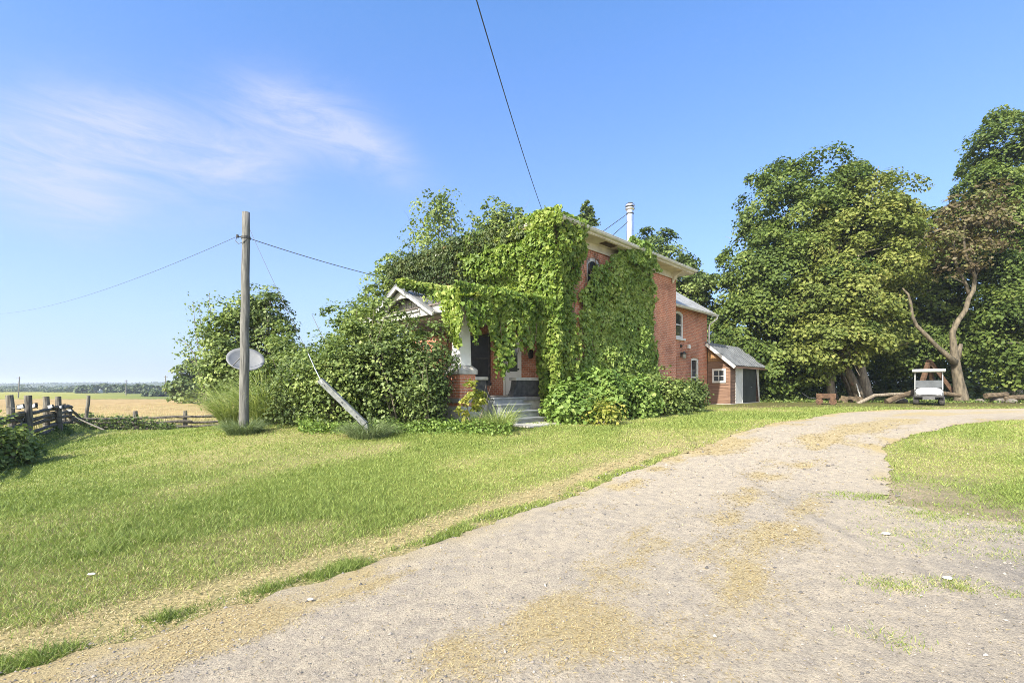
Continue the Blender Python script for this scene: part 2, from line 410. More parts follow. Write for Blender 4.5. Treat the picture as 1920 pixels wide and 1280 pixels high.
st = np.clip(st+edge*1.1*(fbm(X*2, Y*2, 33, 3)), 0, 1)
me.attributes.new('straw', 'FLOAT', 'POINT').data.foreach_set('value', st.astype(np.float32))
me.attributes.new('worn', 'FLOAT', 'POINT').data.foreach_set('value', (fbm(X*.5, Y*.8, 35, 5)*.75+.3*sm(3.2, 5, seg_dist(X, Y, LEFT))-.22*wheel(seg_dist(X, Y, LEFT))).astype(np.float32))
me.polygons.foreach_set('use_smooth', np.ones(len(Q), bool))
m, nt, bs, out = newmat('gravel')
s1 = N_(nt, 'ShaderNodeAttribute', attribute_name='straw').outputs['Fac']; w1 = N_(nt, 'ShaderNodeAttribute', attribute_name='worn').outputs['Fac']
fa = noise(nt, 55, 6, rough=.75); fb = noise(nt, 9, 5); fc = noise(nt, 160, 3)
base = ramp(nt, w1, [(.35, (.41, .355, .275)), (.6, (.37, .325, .258)), (.8, (.29, .26, .218))])
base = mixc(nt, 1., base, ramp(nt, fa, [(.28, (.35, .34, .35)), (.42, (.85, .85, .85)), (.7, (1.3, 1.3, 1.28))]), 'MULTIPLY')
base = mixc(nt, 1., base, ramp(nt, fb, [(.3, (.82, .82, .85)), (.7, (1.18, 1.15, 1.1))]), 'MULTIPLY')
sn = N_(nt, 'ShaderNodeMath', operation='MULTIPLY_ADD', use_clamp=True); nt.links.new(fa, sn.inputs[0]); sn.inputs[1].default_value = 2.4; sn.inputs[2].default_value = -1.2
sa = N_(nt, 'ShaderNodeMath', operation='ADD'); nt.links.new(s1, sa.inputs[0]); nt.links.new(sn.outputs[0], sa.inputs[1])
sc = N_(nt, 'ShaderNodeMath', operation='MULTIPLY', use_clamp=True); nt.links.new(sa.outputs[0], sc.inputs[0]); nt.links.new(s1, sc.inputs[1])
c = mixc(nt, sc.outputs[0], base, ramp(nt, fa, [(.3, (.33, .26, .14)), (.65, (.465, .375, .205))]))
nt.links.new(c, bs.inputs['Base Color']); bs.inputs['Roughness'].default_value = .95; bs.inputs['Specular IOR Level'].default_value = .15
bump(nt, bs, fa, .9, .025)
tag(link('driveway', me, m), kind='structure')

# loose stones and straw on the drive
rng = np.random.default_rng(5)
def scatter(n, d0, d1, p=1.0):
    u = rng.random(n); D = d0*(d1/d0)**(u**p); X = (rng.random(n)*2.3-1.15)*D; return X, D
X, Y = scatter(15000, 2.2, 14); d = sdf_drive(X, Y); k = d < .25; X, Y = X[k], Y[k]; n = len(X)
s = rng.gamma(1.6, .0026, n)*np.clip(Y/4, .8, 2)+.0025
base = np.array([[1, 0, 0], [0, 1, 0], [-1, 0, 0], [0, -1, 0], [0, 0, .7], [0, 0, -.5]], float)
V = base[None]*s[:, None, None]*rng.uniform(.6, 1.4, (n, 6, 1)); a = rng.uniform(0, 6.28, n); ca, sa_ = np.cos(a)[:, None], np.sin(a)[:, None]
V = np.stack([V[..., 0]*ca-V[..., 1]*sa_*.7, V[..., 0]*sa_+V[..., 1]*ca*.7, V[..., 2]], 2)+np.stack([X, Y, hgt(X, Y)+.014+s*.1], 1)[:, None]
T = np.array([[0, 1, 4], [1, 2, 4], [2, 3, 4], [3, 0, 4]])
T = (np.arange(n)[:, None, None]*6+T[None]).reshape(-1, 3)
ms = leafmat('stone_bits', [(0, (.10, .095, .09)), (.45, (.26, .23, .20)), (.93, (.36, .32, .27)), (1, (.48, .44, .38))], trans=0, rough=.9)
tag(link('gravel_stones', np_mesh('gravel_stones', V.reshape(-1, 3), T, np.repeat(rng.random(n)**1.1, 6)), ms), kind='stuff')
X, Y = scatter(150000, 2.2, 15); d = sdf_drive(X, Y); al, dl = drive_coord(X, Y)
tr, gr, bare = fringe(X, Y, d)
k = ((d < .1) & (rng.random(len(X)) < straw(X, Y)*.8+.02)) | ((d > 0) & (rng.random(len(X)) < np.maximum(tr*.5, bare*.5)))
X, Y = X[k], Y[k]; n = len(X); fz = rng.uniform(0, 6.28, n)
P = np.stack([X, Y, hgt(X, Y)+.016], 1); ln = rng.uniform(.012, .042, n)*np.clip(Y/4, .9, 2.2); wd = rng.uniform(.0022, .004, n)*np.clip(Y/2.5, 1, 4)
dv = np.stack([np.cos(fz), np.sin(fz), rng.uniform(-.02, .25, n)], 1)*ln[:, None]; pv = np.stack([-np.sin(fz), np.cos(fz), 0*fz], 1)*wd[:, None]
V = np.stack([P-pv, P+pv, P+dv], 1).reshape(-1, 3)
mst = leafmat('straw', [(0, (.26, .19, .09)), (.5, (.44, .34, .165)), (1, (.56, .46, .26))], trans=.1, rough=.7)
tag(link('straw_litter', np_mesh('straw_litter', V, np.arange(n*3).reshape(-1, 3), np.repeat(rng.random(n), 3)), mst), kind='stuff')

# ---------------------------------------------------------------- mown grass
def lawn(n, d0, d1, hscale, name, seed):
    global rng
    rng = np.random.default_rng(seed); X, Y = scatter(n, d0, d1, .95)
    d = sdf_drive(X, Y); tr, gr, bare = fringe(X, Y, d); isl = is_island(X, Y); dr = dryness(X, Y)
    soft = isl*sm(8.5, 6.5, Y)
    p = sm(-.03, .06, d)*(1-.88*tr)*(1-.9*bare)*(1-soft*sm(1.5, .3, d+.9*(fbm(X*.8, Y*.8, 61, 4)-.5))*.9)
    p = np.maximum(p, (d < 0)*soft*sm(-1.6, .1, d)*sm(.56, .68, fbm(X*1.4, Y*2.2, 63, 3))*.9)
    p = np.maximum(p, gr); p = np.where((d < 0) & (soft < .05), 0, p)
    rel = np.stack([X-1.45, Y-15.35]); u = (rel[0]+rel[1])*.7071; v = (rel[1]-rel[0])*.7071
    p = np.where(((u > -3.9) & (v > .3) & (u < 9)) | ((u >= 8.6) & (v > -.6)), 0, p)
    p = np.where((Y > 21.5+.04*X) & (X > 9), p*.15, p); p = np.where((X < -12) & (Y > 21), 0, p)
    k = rng.random(n) < p; X, Y, dr, gr, tr, d = X[k], Y[k], dr[k], gr[k], tr[k], d[k]; n = len(X)
    sc = np.clip(Y/4.5, .8, 3.2)
    h = rng.uniform(.014, .034, n)*hscale*(1+.7*gr)*(.8+.25*sc)*(1-.25*dr)*(1+.55*sm(7.5, 4.5, Y))*(1+.9*sm(.58, .74, fbm(X*2.6, Y*2.6, 64, 3))); wd = rng.uniform(.004, .0085, n)*sc
    drx = np.clip(dr*.36+tr*.6-gr*.3, 0, 1)
    t = np.where(rng.random(n) < drx, rng.uniform(.6, 1, n), np.clip(rng.normal(.27, .12, n)-gr*.06+.2*dr-.11*sm(8, 4.5, Y)+.12*(fbm(X*.3, Y*.3, 51, 3)-.5), 0, .5))
    h = np.where(t > .56, h*.55, h)                     # dry blades lie low
    for px_, py_, sx_, sy_, m_ in TUFTS:                    # weeds coming up through the gravel beside the right-hand lawn
        g = at(px_, py_); k = int(m_); ex, ey = rng.normal(0, sx_, k), rng.normal(0, sy_, k)
        X = np.r_[X, g.x+ex]; Y = np.r_[Y, g.y+ey]; h = np.r_[h, rng.uniform(.015, .045, k)]; wd = np.r_[wd, rng.uniform(.004, .007, k)]; t = np.r_[t, np.where(rng.random(k) < .35, rng.uniform(.6, .9, k), rng.uniform(.05, .4, k))]
    n = len(X)
    return tag(blades(name, np.stack([X, Y, hgt(X, Y)+.004], 1), h, wd, rng.uniform(.3, 1.6, n), mgrass, rng, t, seg=2), kind='stuff')
mgrass = leafmat('grass_blade', [(0, (.13, .185, .038)), (.3, (.245, .31, .075)), (.5, (.34, .37, .11)), (.65, (.42, .375, .19)), (1, (.52, .455, .26))], trans=.25, rough=.55, tcol=1.25)
TUFTS = [(1665, 1100, .16, .07, 420), (1690, 1108, .1, .05, 250), (1785, 1095, .13, .07, 380), (1800, 1108, .07, .04, 250), (1700, 1003, .3, .13, 500), (1850, 1005, .35, .15, 700), (1770, 975, .5, .2, 900), (1905, 1050, .25, .1, 350), (1740, 1030, .3, .1, 300), (1690, 960, .2, .3, 600), (1900, 1120, .1, .05, 150), (1650, 1200, .12, .05, 120), (1690, 1215, .08, .05, 100)]
lawn(420000, 2.3, 24, 1., 'lawn_grass', 7)

# ---------------------------------------------------------------- fields, woods and hills to the left
wx = np.linspace(-1, 1, 160); wy = np.linspace(0, 1, 60)
A, B, Q = grid(wx, wy)
yy = 31+B*B*46+B*12*sm(-.9, -.4, A*.5-.5+.5); xx = A*0
xl, xr = -1.32*yy, -.40*yy; xx = xl+(xr-xl)*(A+1)/2
yy = yy+1.6*(fbm(xx*.15, yy*.1, 91, 3)-.5)
zz = hgt(xx, yy)+.5*np.clip(B*30, 0, 1)*np.clip((1-B)*30, 0, 1)+.12*(fbm(xx*1.5, yy*1.5, 92, 3)-.5)
mw = mat2('wheat_tops', (.28, .195, .085), (.40, .29, .135), 1.2, .9, stretch=(1, .35, 1), detail=8, bmp=.6, spec=.1)
tag(link('wheat_field', np_mesh('wheat_field', np.stack([xx, yy, zz], 1), Q, quads=True), mw), kind='structure')
rng = np.random.default_rng(15); n = 26000
y = 28+rng.random(n)**1.5*22; x = -y*rng.uniform(.36, 1.3, n); edge_ = sm(36, 30, y)
h = rng.uniform(.35, .75, n)*(1+.25*edge_); pt_ = fbm(x*.25, y*.25, 95, 3)
t = np.clip(np.where(rng.random(n) < edge_*sm(.4, .65, pt_), rng.uniform(.15, .5, n), rng.uniform(.62, 1, n)), 0, 1)
tag(blades('wheat_stalks', np.stack([x, y, hgt(x, y)], 1), h, rng.uniform(.02, .05, n), rng.uniform(.1, .5, n), mgrass, rng, t, seg=2), kind='stuff')

mfar = leafmat('far_foliage', [(0, (.035, .06, .025)), (.5, (.07, .105, .04)), (1, (.14, .17, .06))], trans=.15)
def far_mass(name, specs, size, seed, dens=1.):
    rng = np.random.default_rng(seed); P = []; NN = []; TT = []
    for px, D, hw, ht in specs:                        # photo column, distance, half width m, height m
        x0 = (px-960)/F*D; z0 = H(x0, D); n = int(dens*(90+40*hw)); u = rand_unit(rng, n)
        f = rng.uniform(.7, 1.05, (n, 1))
        P.append(np.array([x0, D, z0+ht*.48])+u*f*np.array([hw, hw*.8, ht*.52])); NN.append(u+UP*.4+rng.normal(size=(n, 3))*.3); TT.append(np.clip(rng.normal(rng.uniform(.25, .7), .15, n), 0, 1))
    P = np.concatenate(P); return leaves(name, P, np.concatenate(NN), size*rng.uniform(.7, 1.3, len(P)), mfar, rng, np.concatenate(TT))
rng = np.random.default_rng(16)
sp = [(px+rng.uniform(-3, 3), 300+rng.uniform(-25, 40), rng.uniform(2., 6), rng.choice([1.8, 2.4, 3.2, 4.6])*rng.uniform(.85, 1.15)) for px in np.arange(-90, 172, 5)]
sp += [(px, 520+rng.uniform(-30, 40), rng.uniform(3, 8), rng.choice([2.2, 3.2, 4.2, 6])*rng.uniform(.85, 1.1)) for px in np.arange(165, 345, 7)]
tag(far_mass('distant_woods', sp, .8, 17, .7), kind='stuff')
# wooded hills on the skyline
hx = np.linspace(-1500, 300, 220); hy = np.linspace(0, 1, 14); A, B, Q = grid(hx, hy)
px = 960+A/900*F
prof = np.interp(px, [-500, 0, 60, 130, 175, 205, 250, 290, 330, 420, 700, 1000, 1250], [3, 4, 6, 6.5, 3.5, 4, 6.5, 9.5, 8.5, 7, 8, 8, 6])+1.6*fbm(A*.02, A*0, 101, 4)
zz = -4+(prof+3.)*np.sin(np.clip(B*1.25, 0, 1)*1.5708)
tag(link('hills', np_mesh('hills', np.stack([A, 780+B*260, zz], 1), Q, quads=True), mat2('hill_woods', (.045, .07, .04), (.10, .125, .055), .05, .95, stretch=(1, .5, 1), detail=8, bmp=0, spec=.1)), kind='structure')
k = rng.integers(0, len(A), 4500); P = np.stack([A[k]+rng.normal(0, 4, 4500), 780+B[k]*260, zz[k]+rng.uniform(0, 1.5, 4500)], 1)
tag(leaves('hill_forest', P, rng.normal(size=(4500, 3))+UP, rng.uniform(2, 3.6, 4500), mfar, rng), kind='stuff')
# ================================================================ HOUSE (u along the side wall, v along the front wall; turned 45 degrees)
P0 = Vector((1.45, 15.35, 0)); RZ = R(45)
def W(u, v, z=0): return Vector((P0.x+.70711*(u-v), P0.y+.70711*(u+v), z))
def brickmat(name, c1, c2, mortar, worn=.5):
    m, nt, bs, out = newmat(name); tc = nt.nodes.new('ShaderNodeTexCoord')
    b = N_(nt, 'ShaderNodeTexBrick', Scale=1.); b.inputs['Brick Width'].default_value = .225; b.inputs['Row Height'].default_value = .078
    b.inputs['Mortar Size'].default_value = .0085; b.inputs['Mortar Smooth'].default_value = .2; b.inputs['Bias'].default_value = -.1
    b.inputs['Color1'].default_value = (*c1, 1); b.inputs['Color2'].default_value = (*c2, 1); b.inputs['Mortar'].default_value = (*mortar, 1)
    nt.links.new(tc.outputs['UV'], b.inputs['Vector'])
    f = noise(nt, .8, 8, rough=.65); g = noise(nt, 14, 3)
    c = mixc(nt, 1., b.outputs['Color'], ramp(nt, f, [(.3, (.52, .50, .5)), (.48, (.98, .98, .98)), (.7, (1.25, 1.15, 1.06))]), 'MULTIPLY')
    c = mixc(nt, 1., c, ramp(nt, g, [(.3, (.75, .75, .75)), (.7, (1.2, 1.2, 1.2))]), 'MULTIPLY')
    nt.links.new(c, bs.inputs['Base Color']); bs.inputs['Roughness'].default_value = .9; bs.inputs['Specular IOR Level'].default_value = .2
    bump(nt, bs, b.outputs['Fac'], -.5, .008)
    return m
M_brick = brickmat('red_brick', (.54, .205, .115), (.42, .145, .082), (.56, .44, .34))
M_brick2 = brickmat('brown_brick', (.50, .20, .115), (.36, .13, .08), (.44, .34, .26))
M_arch = brickmat('arch_brick', (.50, .20, .10), (.42, .15, .08), (.42, .32, .24))
M_cream = mat2('cream_paint', (.50, .44, .33), (.66, .60, .47), 3, .6, bmp=.1)
M_white = mat2('white_paint', (.56, .545, .50), (.68, .67, .635), 4, .5, bmp=.08)
M_bright = mat2('lifted_white_paint', (.78, .77, .74), (.86, .855, .83), 4, .5, bmp=.05)  # white paint with its colour lifted to offset the porch shade
M_dim = mat2('porch_shade_pane', (.012, .012, .013), (.03, .03, .032), 3, .35, bmp=0, spec=.15)  # near-black pane standing in for shade on the porch wall
M_gutter = mat2('gutter_metal', (.50, .48, .43), (.66, .64, .58), 5, .45, bmp=.05)
M_shingle = mat2('roof_shingle', (.10, .085, .075), (.20, .17, .15), 9, .9)
M_tin = mat2('tin_roof', (.20, .20, .20), (.31, .31, .31), 2.2, .42, metal=.35, bmp=.05, lo=.3, hi=.7)
M_tinold = mat2('old_tin_roof', (.27, .26, .225), (.43, .425, .40), 3.5, .5, metal=.25, bmp=.1, lo=.36, hi=.55)
M_tinblue = mat2('blue_grey_roof', (.14, .147, .155), (.24, .25, .26), 2.4, .5, metal=.3, bmp=.05)
M_steel = mat2('stainless', (.60, .62, .65), (.78, .79, .80), 3, .25, metal=.9, bmp=.03)
M_dark = mat2('dark_metal', (.02, .02, .02), (.06, .06, .06), 8, .5)
M_glass = newmat('window_glass')[0]; b_ = M_glass.node_tree.nodes['Principled BSDF']
b_.inputs['Base Color'].default_value = (.03, .035, .04, 1); b_.inputs['Roughness'].default_value = .06; b_.inputs['Specular IOR Level'].default_value = .7
M_conc = mat2('concrete', (.36, .34, .30), (.52, .50, .45), 6, .9)
M_step = mat2('grey_step_paint', (.17, .185, .19), (.26, .275, .28), 5, .6)
M_panel = mat2('charcoal_shingle', (.035, .035, .037), (.085, .083, .08), 7, .8)
M_wood = mat2('weathered_wood', (.22, .19, .155), (.42, .38, .32), 6, .9, stretch=(6, 6, .5), bmp=.5)
M_deck = mat2('deck_boards', (.20, .19, .18), (.33, .31, .29), 5, .8)
M_grey = mat2('grey_paint', (.32, .32, .30), (.44, .44, .41), 5, .6)

house = empty('brick_house', P0, RZ, 'two storey red brick farmhouse under climbing vines, with white columned porch and stove pipe', 'house')
SZ = 6.18                                                   # soffit height
def arch(u0, u1, z0, z1, rise, n=8):
    """opening outline with a segmental head, in (along, z)"""
    w_ = (u1-u0)/2; r = (w_*w_+rise*rise)/(2*rise); cz = z1-r; a = math.asin(min(1, w_/r))
    return [(u0, z0), (u1, z0)]+[((u0+u1)/2+r*math.sin(a-2*a*i/n), cz+r*math.cos(a-2*a*i/n)) for i in range(n+1)]
side_win = arch(1.72, 2.65, 3.75, 5.68, .2)
door_o = [(1.58, .66), (2.55, .66), (2.55, 2.8), (1.58, 2.8)]
mb = MB(); X3 = lambda pts, y: [(p, y, q) for p, q in pts]; Y3 = lambda pts, x: [(x, p, q) for p, q in pts]
rect = lambda a, b, c, d: [(a, c), (b, c), (b, d), (a, d)]
mb.sheet(X3(rect(0, 8.7, -.4, SZ), 0), [X3(side_win, 0)]); mb.sheet(Y3(rect(0, 8.7, -.4, SZ), 0), [Y3(door_o, 0)])
mb.sheet(X3(rect(0, 8.7, -.4, SZ), 8.7)); mb.sheet(Y3(rect(0, 8.7, -.4, SZ), 8.7))
for o_, ax in ((side_win, 1), (door_o, 0)):                 # reveals
    n = len(o_)
    for i in range(n):
        (a0, z0), (a1, z1) = o_[i], o_[(i+1) % n]
        mb.add([(a0, 0, z0), (a1, 0, z1), (a1, .16, z1), (a0, .16, z0)] if ax else [(0, a0, z0), (0, a1, z1), (.16, a1, z1), (.16, a0, z0)], [(0, 1, 2, 3)])
mb.build('wall', M_brick, house)
# wing
up_w = arch(10.05, 11.05, 3.42, 4.78, .12); lw1 = arch(9.25, 10.28, .5, 2.5, .05); lw2 = arch(11.96, 12.92, .45, 2.5, .05)
wv = .73; mb = MB()
mb.sheet(X3(rect(8.7, 14, -.3, 4.95), wv), [X3(o_, wv) for o_ in (up_w, lw1, lw2)])
mb.sheet([(14, wv, -.3), (14, 6.3, -.3), (14, 6.3, 4.95), (14, 3.5, 7.05), (14, wv, 4.95)]); mb.sheet(X3(rect(8.7, 14, -.3, 4.95), 6.3))
for o_ in (up_w, lw1, lw2):
    n = len(o_)
    for i in range(n):
        (a0, z0), (a1, z1) = o_[i], o_[(i+1) % n]
        mb.add([(a0, wv, z0), (a1, wv, z1), (a1, wv+.14, z1), (a0, wv+.14, z0)], [(0, 1, 2, 3)])
mb.build('wing_wall', M_brick2, house)
for o_ in (up_w, lw1, lw2):                                 # brick arch heads over the wing windows
    mb = MB()
    a = o_[2:]; c = sum(p[0] for p in a)/len(a)
    outer = [(c+(p[0]-c)*1.12, p[1]+.2) for p in a]
    mb.prism(a+outer[::-1], (0, wv-.02, 0), (1, 0, 0), (0, 0, 1), (0, .015, 0))
    mb.build('window_arch', M_arch, house)
def window(o_, y, mat_f=M_white, fw=.12, meeting=True, sill=True, shade=0.):
    """arched sash set in a wall facing -v at y"""
    c = (o_[0][0]+o_[1][0])/2; zc = (o_[0][1]+max(p[1] for p in o_))/2
    hw = (o_[1][0]-o_[0][0])/2; hh = max(p[1] for p in o_)-zc
    sh_ = lambda k: [(c+(p[0]-c)*(1-k/hw), zc+(p[1]-zc)*(1-k/hh)) for p in o_]
    mb = MB(); a, b = sh_(0), sh_(fw); n = len(a); y0, y1 = y+.03, y+.10
    for i in range(n):
        j = (i+1) % n
        V = [(p[0], yy_, p[1]) for yy_ in (y0, y1) for p in (a[i], a[j], b[j], b[i])]
        mb.add(V, [(0, 1, 2, 3), (3, 2, 6, 7), (4, 7, 6, 5), (0, 4, 5, 1)])
    f = mb.build('window', mat_f, house)
    g = MB(); g.sheet(X3(sh_(fw*.9), y+.085)); g.build('pane', M_glass, f)
    if meeting:
        s = MB(); s.box(c-hw+fw, y+.06, zc-.03, c+hw-fw, y+.095, zc+.03); s.build('meeting_rail', mat_f, f)
    if sill:
        s = MB(); s.box(c-hw-.09, y-.09, o_[0][1]-.11, c+hw+.09, y+.14, o_[0][1]+.004); s.build('sill', mat_f, f, bevel=.01)
    return f
window(side_win, 0); window(up_w, wv); window(lw1, wv); window(lw2, wv)
# cornice, soffit, fascia
mb = MB(); e = .6
mb.box(-.03, -.035, 5.93, 8.73, .0, SZ-.003); mb.box(-.035, 0, 5.93, 0, 8.7, SZ-.003); mb.box(8.7, 0, 5.93, 8.735, 8.7, SZ-.003)
mb.box(-e+.03, -e+.03, SZ, 8.7+e-.03, 8.7+e-.03, SZ+.03)
mb.box(-.02, -.07, 5.9, 8.72, -.035, 5.95)
mb.build('cornice', M_cream, house)
def bracket(u, s=1):
    m_ = MB(); prof = [(0, 0), (-.5, 0), (-.52, -.05), (-.34, -.10), (-.18, -.20), (-.09, -.34), (-.06, -.46), (0, -.48)]
    m_.prism(prof, (u-.05, -.037, SZ-.002), (0, 1, 0), (0, 0, 1), (.1, 0, 0)); m_.build('bracket', M_cream, house)
for u in (.12, 4.15, 8.25): bracket(u)
mb = MB(); mb.prism([(0, 0), (-.45, 0), (-.3, -.1), (-.12, -.25), (-.06, -.44), (0, -.46)], (8.736, .1, SZ-.002), (-1, 0, 0), (0, 0, 1), (0, .1, 0)); mb.build('bracket', M_cream, house)
mb = MB(); mb.box(2.2, -.5, SZ-.02, 2.95, -.2, SZ-.002); mb.build('soffit_hole', mat2('rotten_board', (.04, .03, .02), (.13, .085, .05), 6, .95), house)
# hip roof
mb = MB(); a, b = -e, 8.7+e; zr = SZ+.19
V = [(a, a, zr), (b, a, zr), (b, b, zr), (a, b, zr), (4.35, 4.35, zr+.95)]
mb.add(V, [(0, 1, 4), (1, 2, 4), (2, 3, 4), (3, 0, 4), (3, 2, 1, 0)]); rf = mb.build('roof', M_shingle, house)
mb = MB()
for p, q in (((a, a), (b, a)), ((b, a), (b, b)), ((b, b), (a, b)), ((a, b), (a, a))):
    n_ = Vector((q[1]-p[1], -(q[0]-p[0]), 0)).normalized()*.012
    mb.beam((p[0]-n_.x*1.5, p[1]-n_.y*1.5, zr-.085), (q[0]-n_.x*1.5, q[1]-n_.y*1.5, zr-.085), .03, .17)
mb.build('fascia', M_cream, rf)
gp = [(0, 0), (.11, 0), (.115, .045), (.10, .045), (.09, .085), (.05, .11), (.015, .11), (0, .105)]
gp = [(x, .1-z) for x, z in [(0, 0), (.13, 0), (.13, .02), (.118, .02), (.112, .07), (.07, .105), (0, .11)]]
mb = MB(); mb.prism([(-x, z) for x, z in gp], (a-.1, a-.001, zr-.10), (0, 1, 0), (0, 0, 1), (b-a+.2, 0, 0)); mb.prism([(-x, z) for x, z in gp], (a-.001, a-.1, zr-.10), (1, 0, 0), (0, 0, 1), (0, b-a+.2, 0))
mb.build('gutter', M_gutter, rf)
# stove pipe
mb = MB(); pu, pv = 4.85, .12
mb.lathe([(.0, 6.3), (.2, 6.3), (.2, 6.42), (.165, 6.5), (.14, 6.52), (.14, 8.14), (.0, 8.14)], (pu, pv, 0), n=24)
pipe = mb.build('chimney_pipe', M_steel, house, smooth=False)
for z0, z1, r in ((7.98, 8.03, .148), (6.6, 6.63, .146), (7.3, 7.32, .144)):
    mb = MB(); mb.lathe([(.13, z0), (r, z0), (r, z1), (.13, z1)], (pu, pv, 0), n=24); mb.build('pipe_band', M_dark if z0 > 7.9 else M_steel, pipe)
mb = MB(); mb.lathe([(0, 8.14), (.15, 8.14), (.19, 8.2), (.19, 8.23), (.15, 8.25), (.15, 8.30), (.19, 8.31), (.19, 8.36), (.12, 8.43), (0, 8.44)], (pu, pv, 0), n=24)
cp = mb.build('chimney_cap', M_steel, pipe)
mb = MB(); mb.lathe([(.14, 8.252), (.152, 8.252), (.152, 8.298), (.14, 8.298)], (pu, pv, 0), n=24); mb.lathe([(.0, 8.362), (.193, 8.362), (.125, 8.435), (0, 8.447)], (pu, pv, 0), n=24); mb.build('cap_vent', M_dark, cp)
mb = MB(); mb.tube([(pu-.13, pv, 8.0), (2.9, .75, 6.6)], .014, 6); mb.build('brace', M_dark, pipe)
mb = MB(); mb.tube([(pu-.14, pv, 7.66), (3.0, .15, 6.42)], .014, 6); mb.build('brace', M_dark, pipe)
# wing roof
def slab(pts, t, n=None):
    p = [Vector(q) for q in pts]; n = n or (p[1]-p[0]).cross(p[2]-p[0]).normalized(); m_ = MB()
    k = len(p); m_.add([q for q in p]+[q-n*t for q in p], [tuple(range(k)), tuple(range(2*k-1, k-1, -1))]+[(i, k+i, k+(i+1) % k, (i+1) % k) for i in range(k)]); return m_
ez = 4.98; sl_ = (7.12-ez)/(3.5-.33)
wr = slab([(8.74, .33, ez), (14.35, .33, ez), (14.35, 3.5, 7.12), (8.74, 3.5, 7.12)], .07)
wr.v += slab([(8.74, 6.7, ez), (8.74, 3.5, 7.12), (14.35, 3.5, 7.12), (14.35, 6.7, ez)], .07).v; wr.f += [tuple(i+8 for i in f) for f in wr.f]; wr.mi = [0]*len(wr.f)
wr = wr.build('wing_roof', M_tinold, house)
mb = MB(); mb.prism([(-x, z) for x, z in gp], (8.74, .33, ez-.15), (0, 1, 0), (0, 0, 1), (5.6, 0, 0)); mb.build('gutter', M_gutter, wr)
mb = MB(); mb.tube([(14.2, .26, 4.84), (14.2, .26, 4.72), (14.1, .5, 4.5), (14.06, .62, 4.4), (14.06, .65, 4.2), (14.06, .65, .3)], .04, 10); mb.build('downspout', M_white, house, smooth=True)
mb = MB(); mb.box(8.71, wv+1.4, 5.4, 8.9, wv+2.2, 6.6)
# wall lantern, vent, hook on the wing
lan = MB(); lan.box(10.70, wv-.05, 2.48, 10.84, wv, 2.72); lan.beam((10.77, wv-.04, 2.68), (10.77, wv-.17, 2.74), .025, .025)
lan = lan.build('wall_lantern', M_dark, house)
mb = MB(); mb.lathe([(0, 2.36), (.05, 2.38), (.085, 2.44), (.095, 2.62), (.05, 2.7), (0, 2.74)], (10.77, wv-.17, 0), n=6); mb.build('lantern_glass', mat2('lamp_glass', (.25, .24, .2), (.4, .38, .33), 5, .15), lan)
mb = MB(); mb.lathe([(.0, 2.76), (.03, 2.74), (.125, 2.63), (.125, 2.615), (0, 2.62)], (10.77, wv-.17, 0), n=6); mb.build('lantern_cap', M_dark, lan)
mb = MB(); mb.prism([(0, 0), (.22, 0), (.22, .12), (.16, .2), (0, .2)], (11.5, wv-.1, 2.95), (1, 0, 0), (0, 0, 1), (0, .1, 0)); mb.build('dryer_vent', M_white, house, bevel=.015)
mb = MB(); mb.beam((10.75, wv, 3.02), (10.75, wv-.16, 3.06), .03, .03); mb.box(10.68, wv-.03, 2.95, 10.82, wv-.002, 3.1); mb.build('wall_hook', M_dark, house)

# ---------------------------------------------------------------- porch (front side, stair at its right end)
VB = .5; UF = -3.64
mb = MB(); mb.box(UF-.05, VB-.02, .56, -.01, 6.2, .68); mb.build('porch_floor', M_deck, house)
mb = MB(); mb.box(UF+.02, VB+.03, -.3, UF+.2, 6.1, .56); mb.box(UF+.2, VB+.03, -.3, -.01, VB+.2, .56); mb.build('porch_skirt', M_conc, house)
for i in range(4):
    zt = .68-.19*i; v1 = VB-.3*i
    mb = MB(); mb.box(-2.62, v1-.33, zt-.045, -1.3, v1+.0-(.0 if i else .02), zt-.002)
    if i: mb.box(-2.58, v1-.3, zt-.6, -1.34, v1-.002, zt-.047)
    if i: mb.build('step', M_step, house, bevel=.006)
mb = MB(); mb.box(-2.58, VB-.3, -.3, -1.34, VB-.022, .632); mb.box(-2.62, VB-.33, .635, -1.3, VB-.021, .68); mb.build('step', M_step, house, bevel=.006)
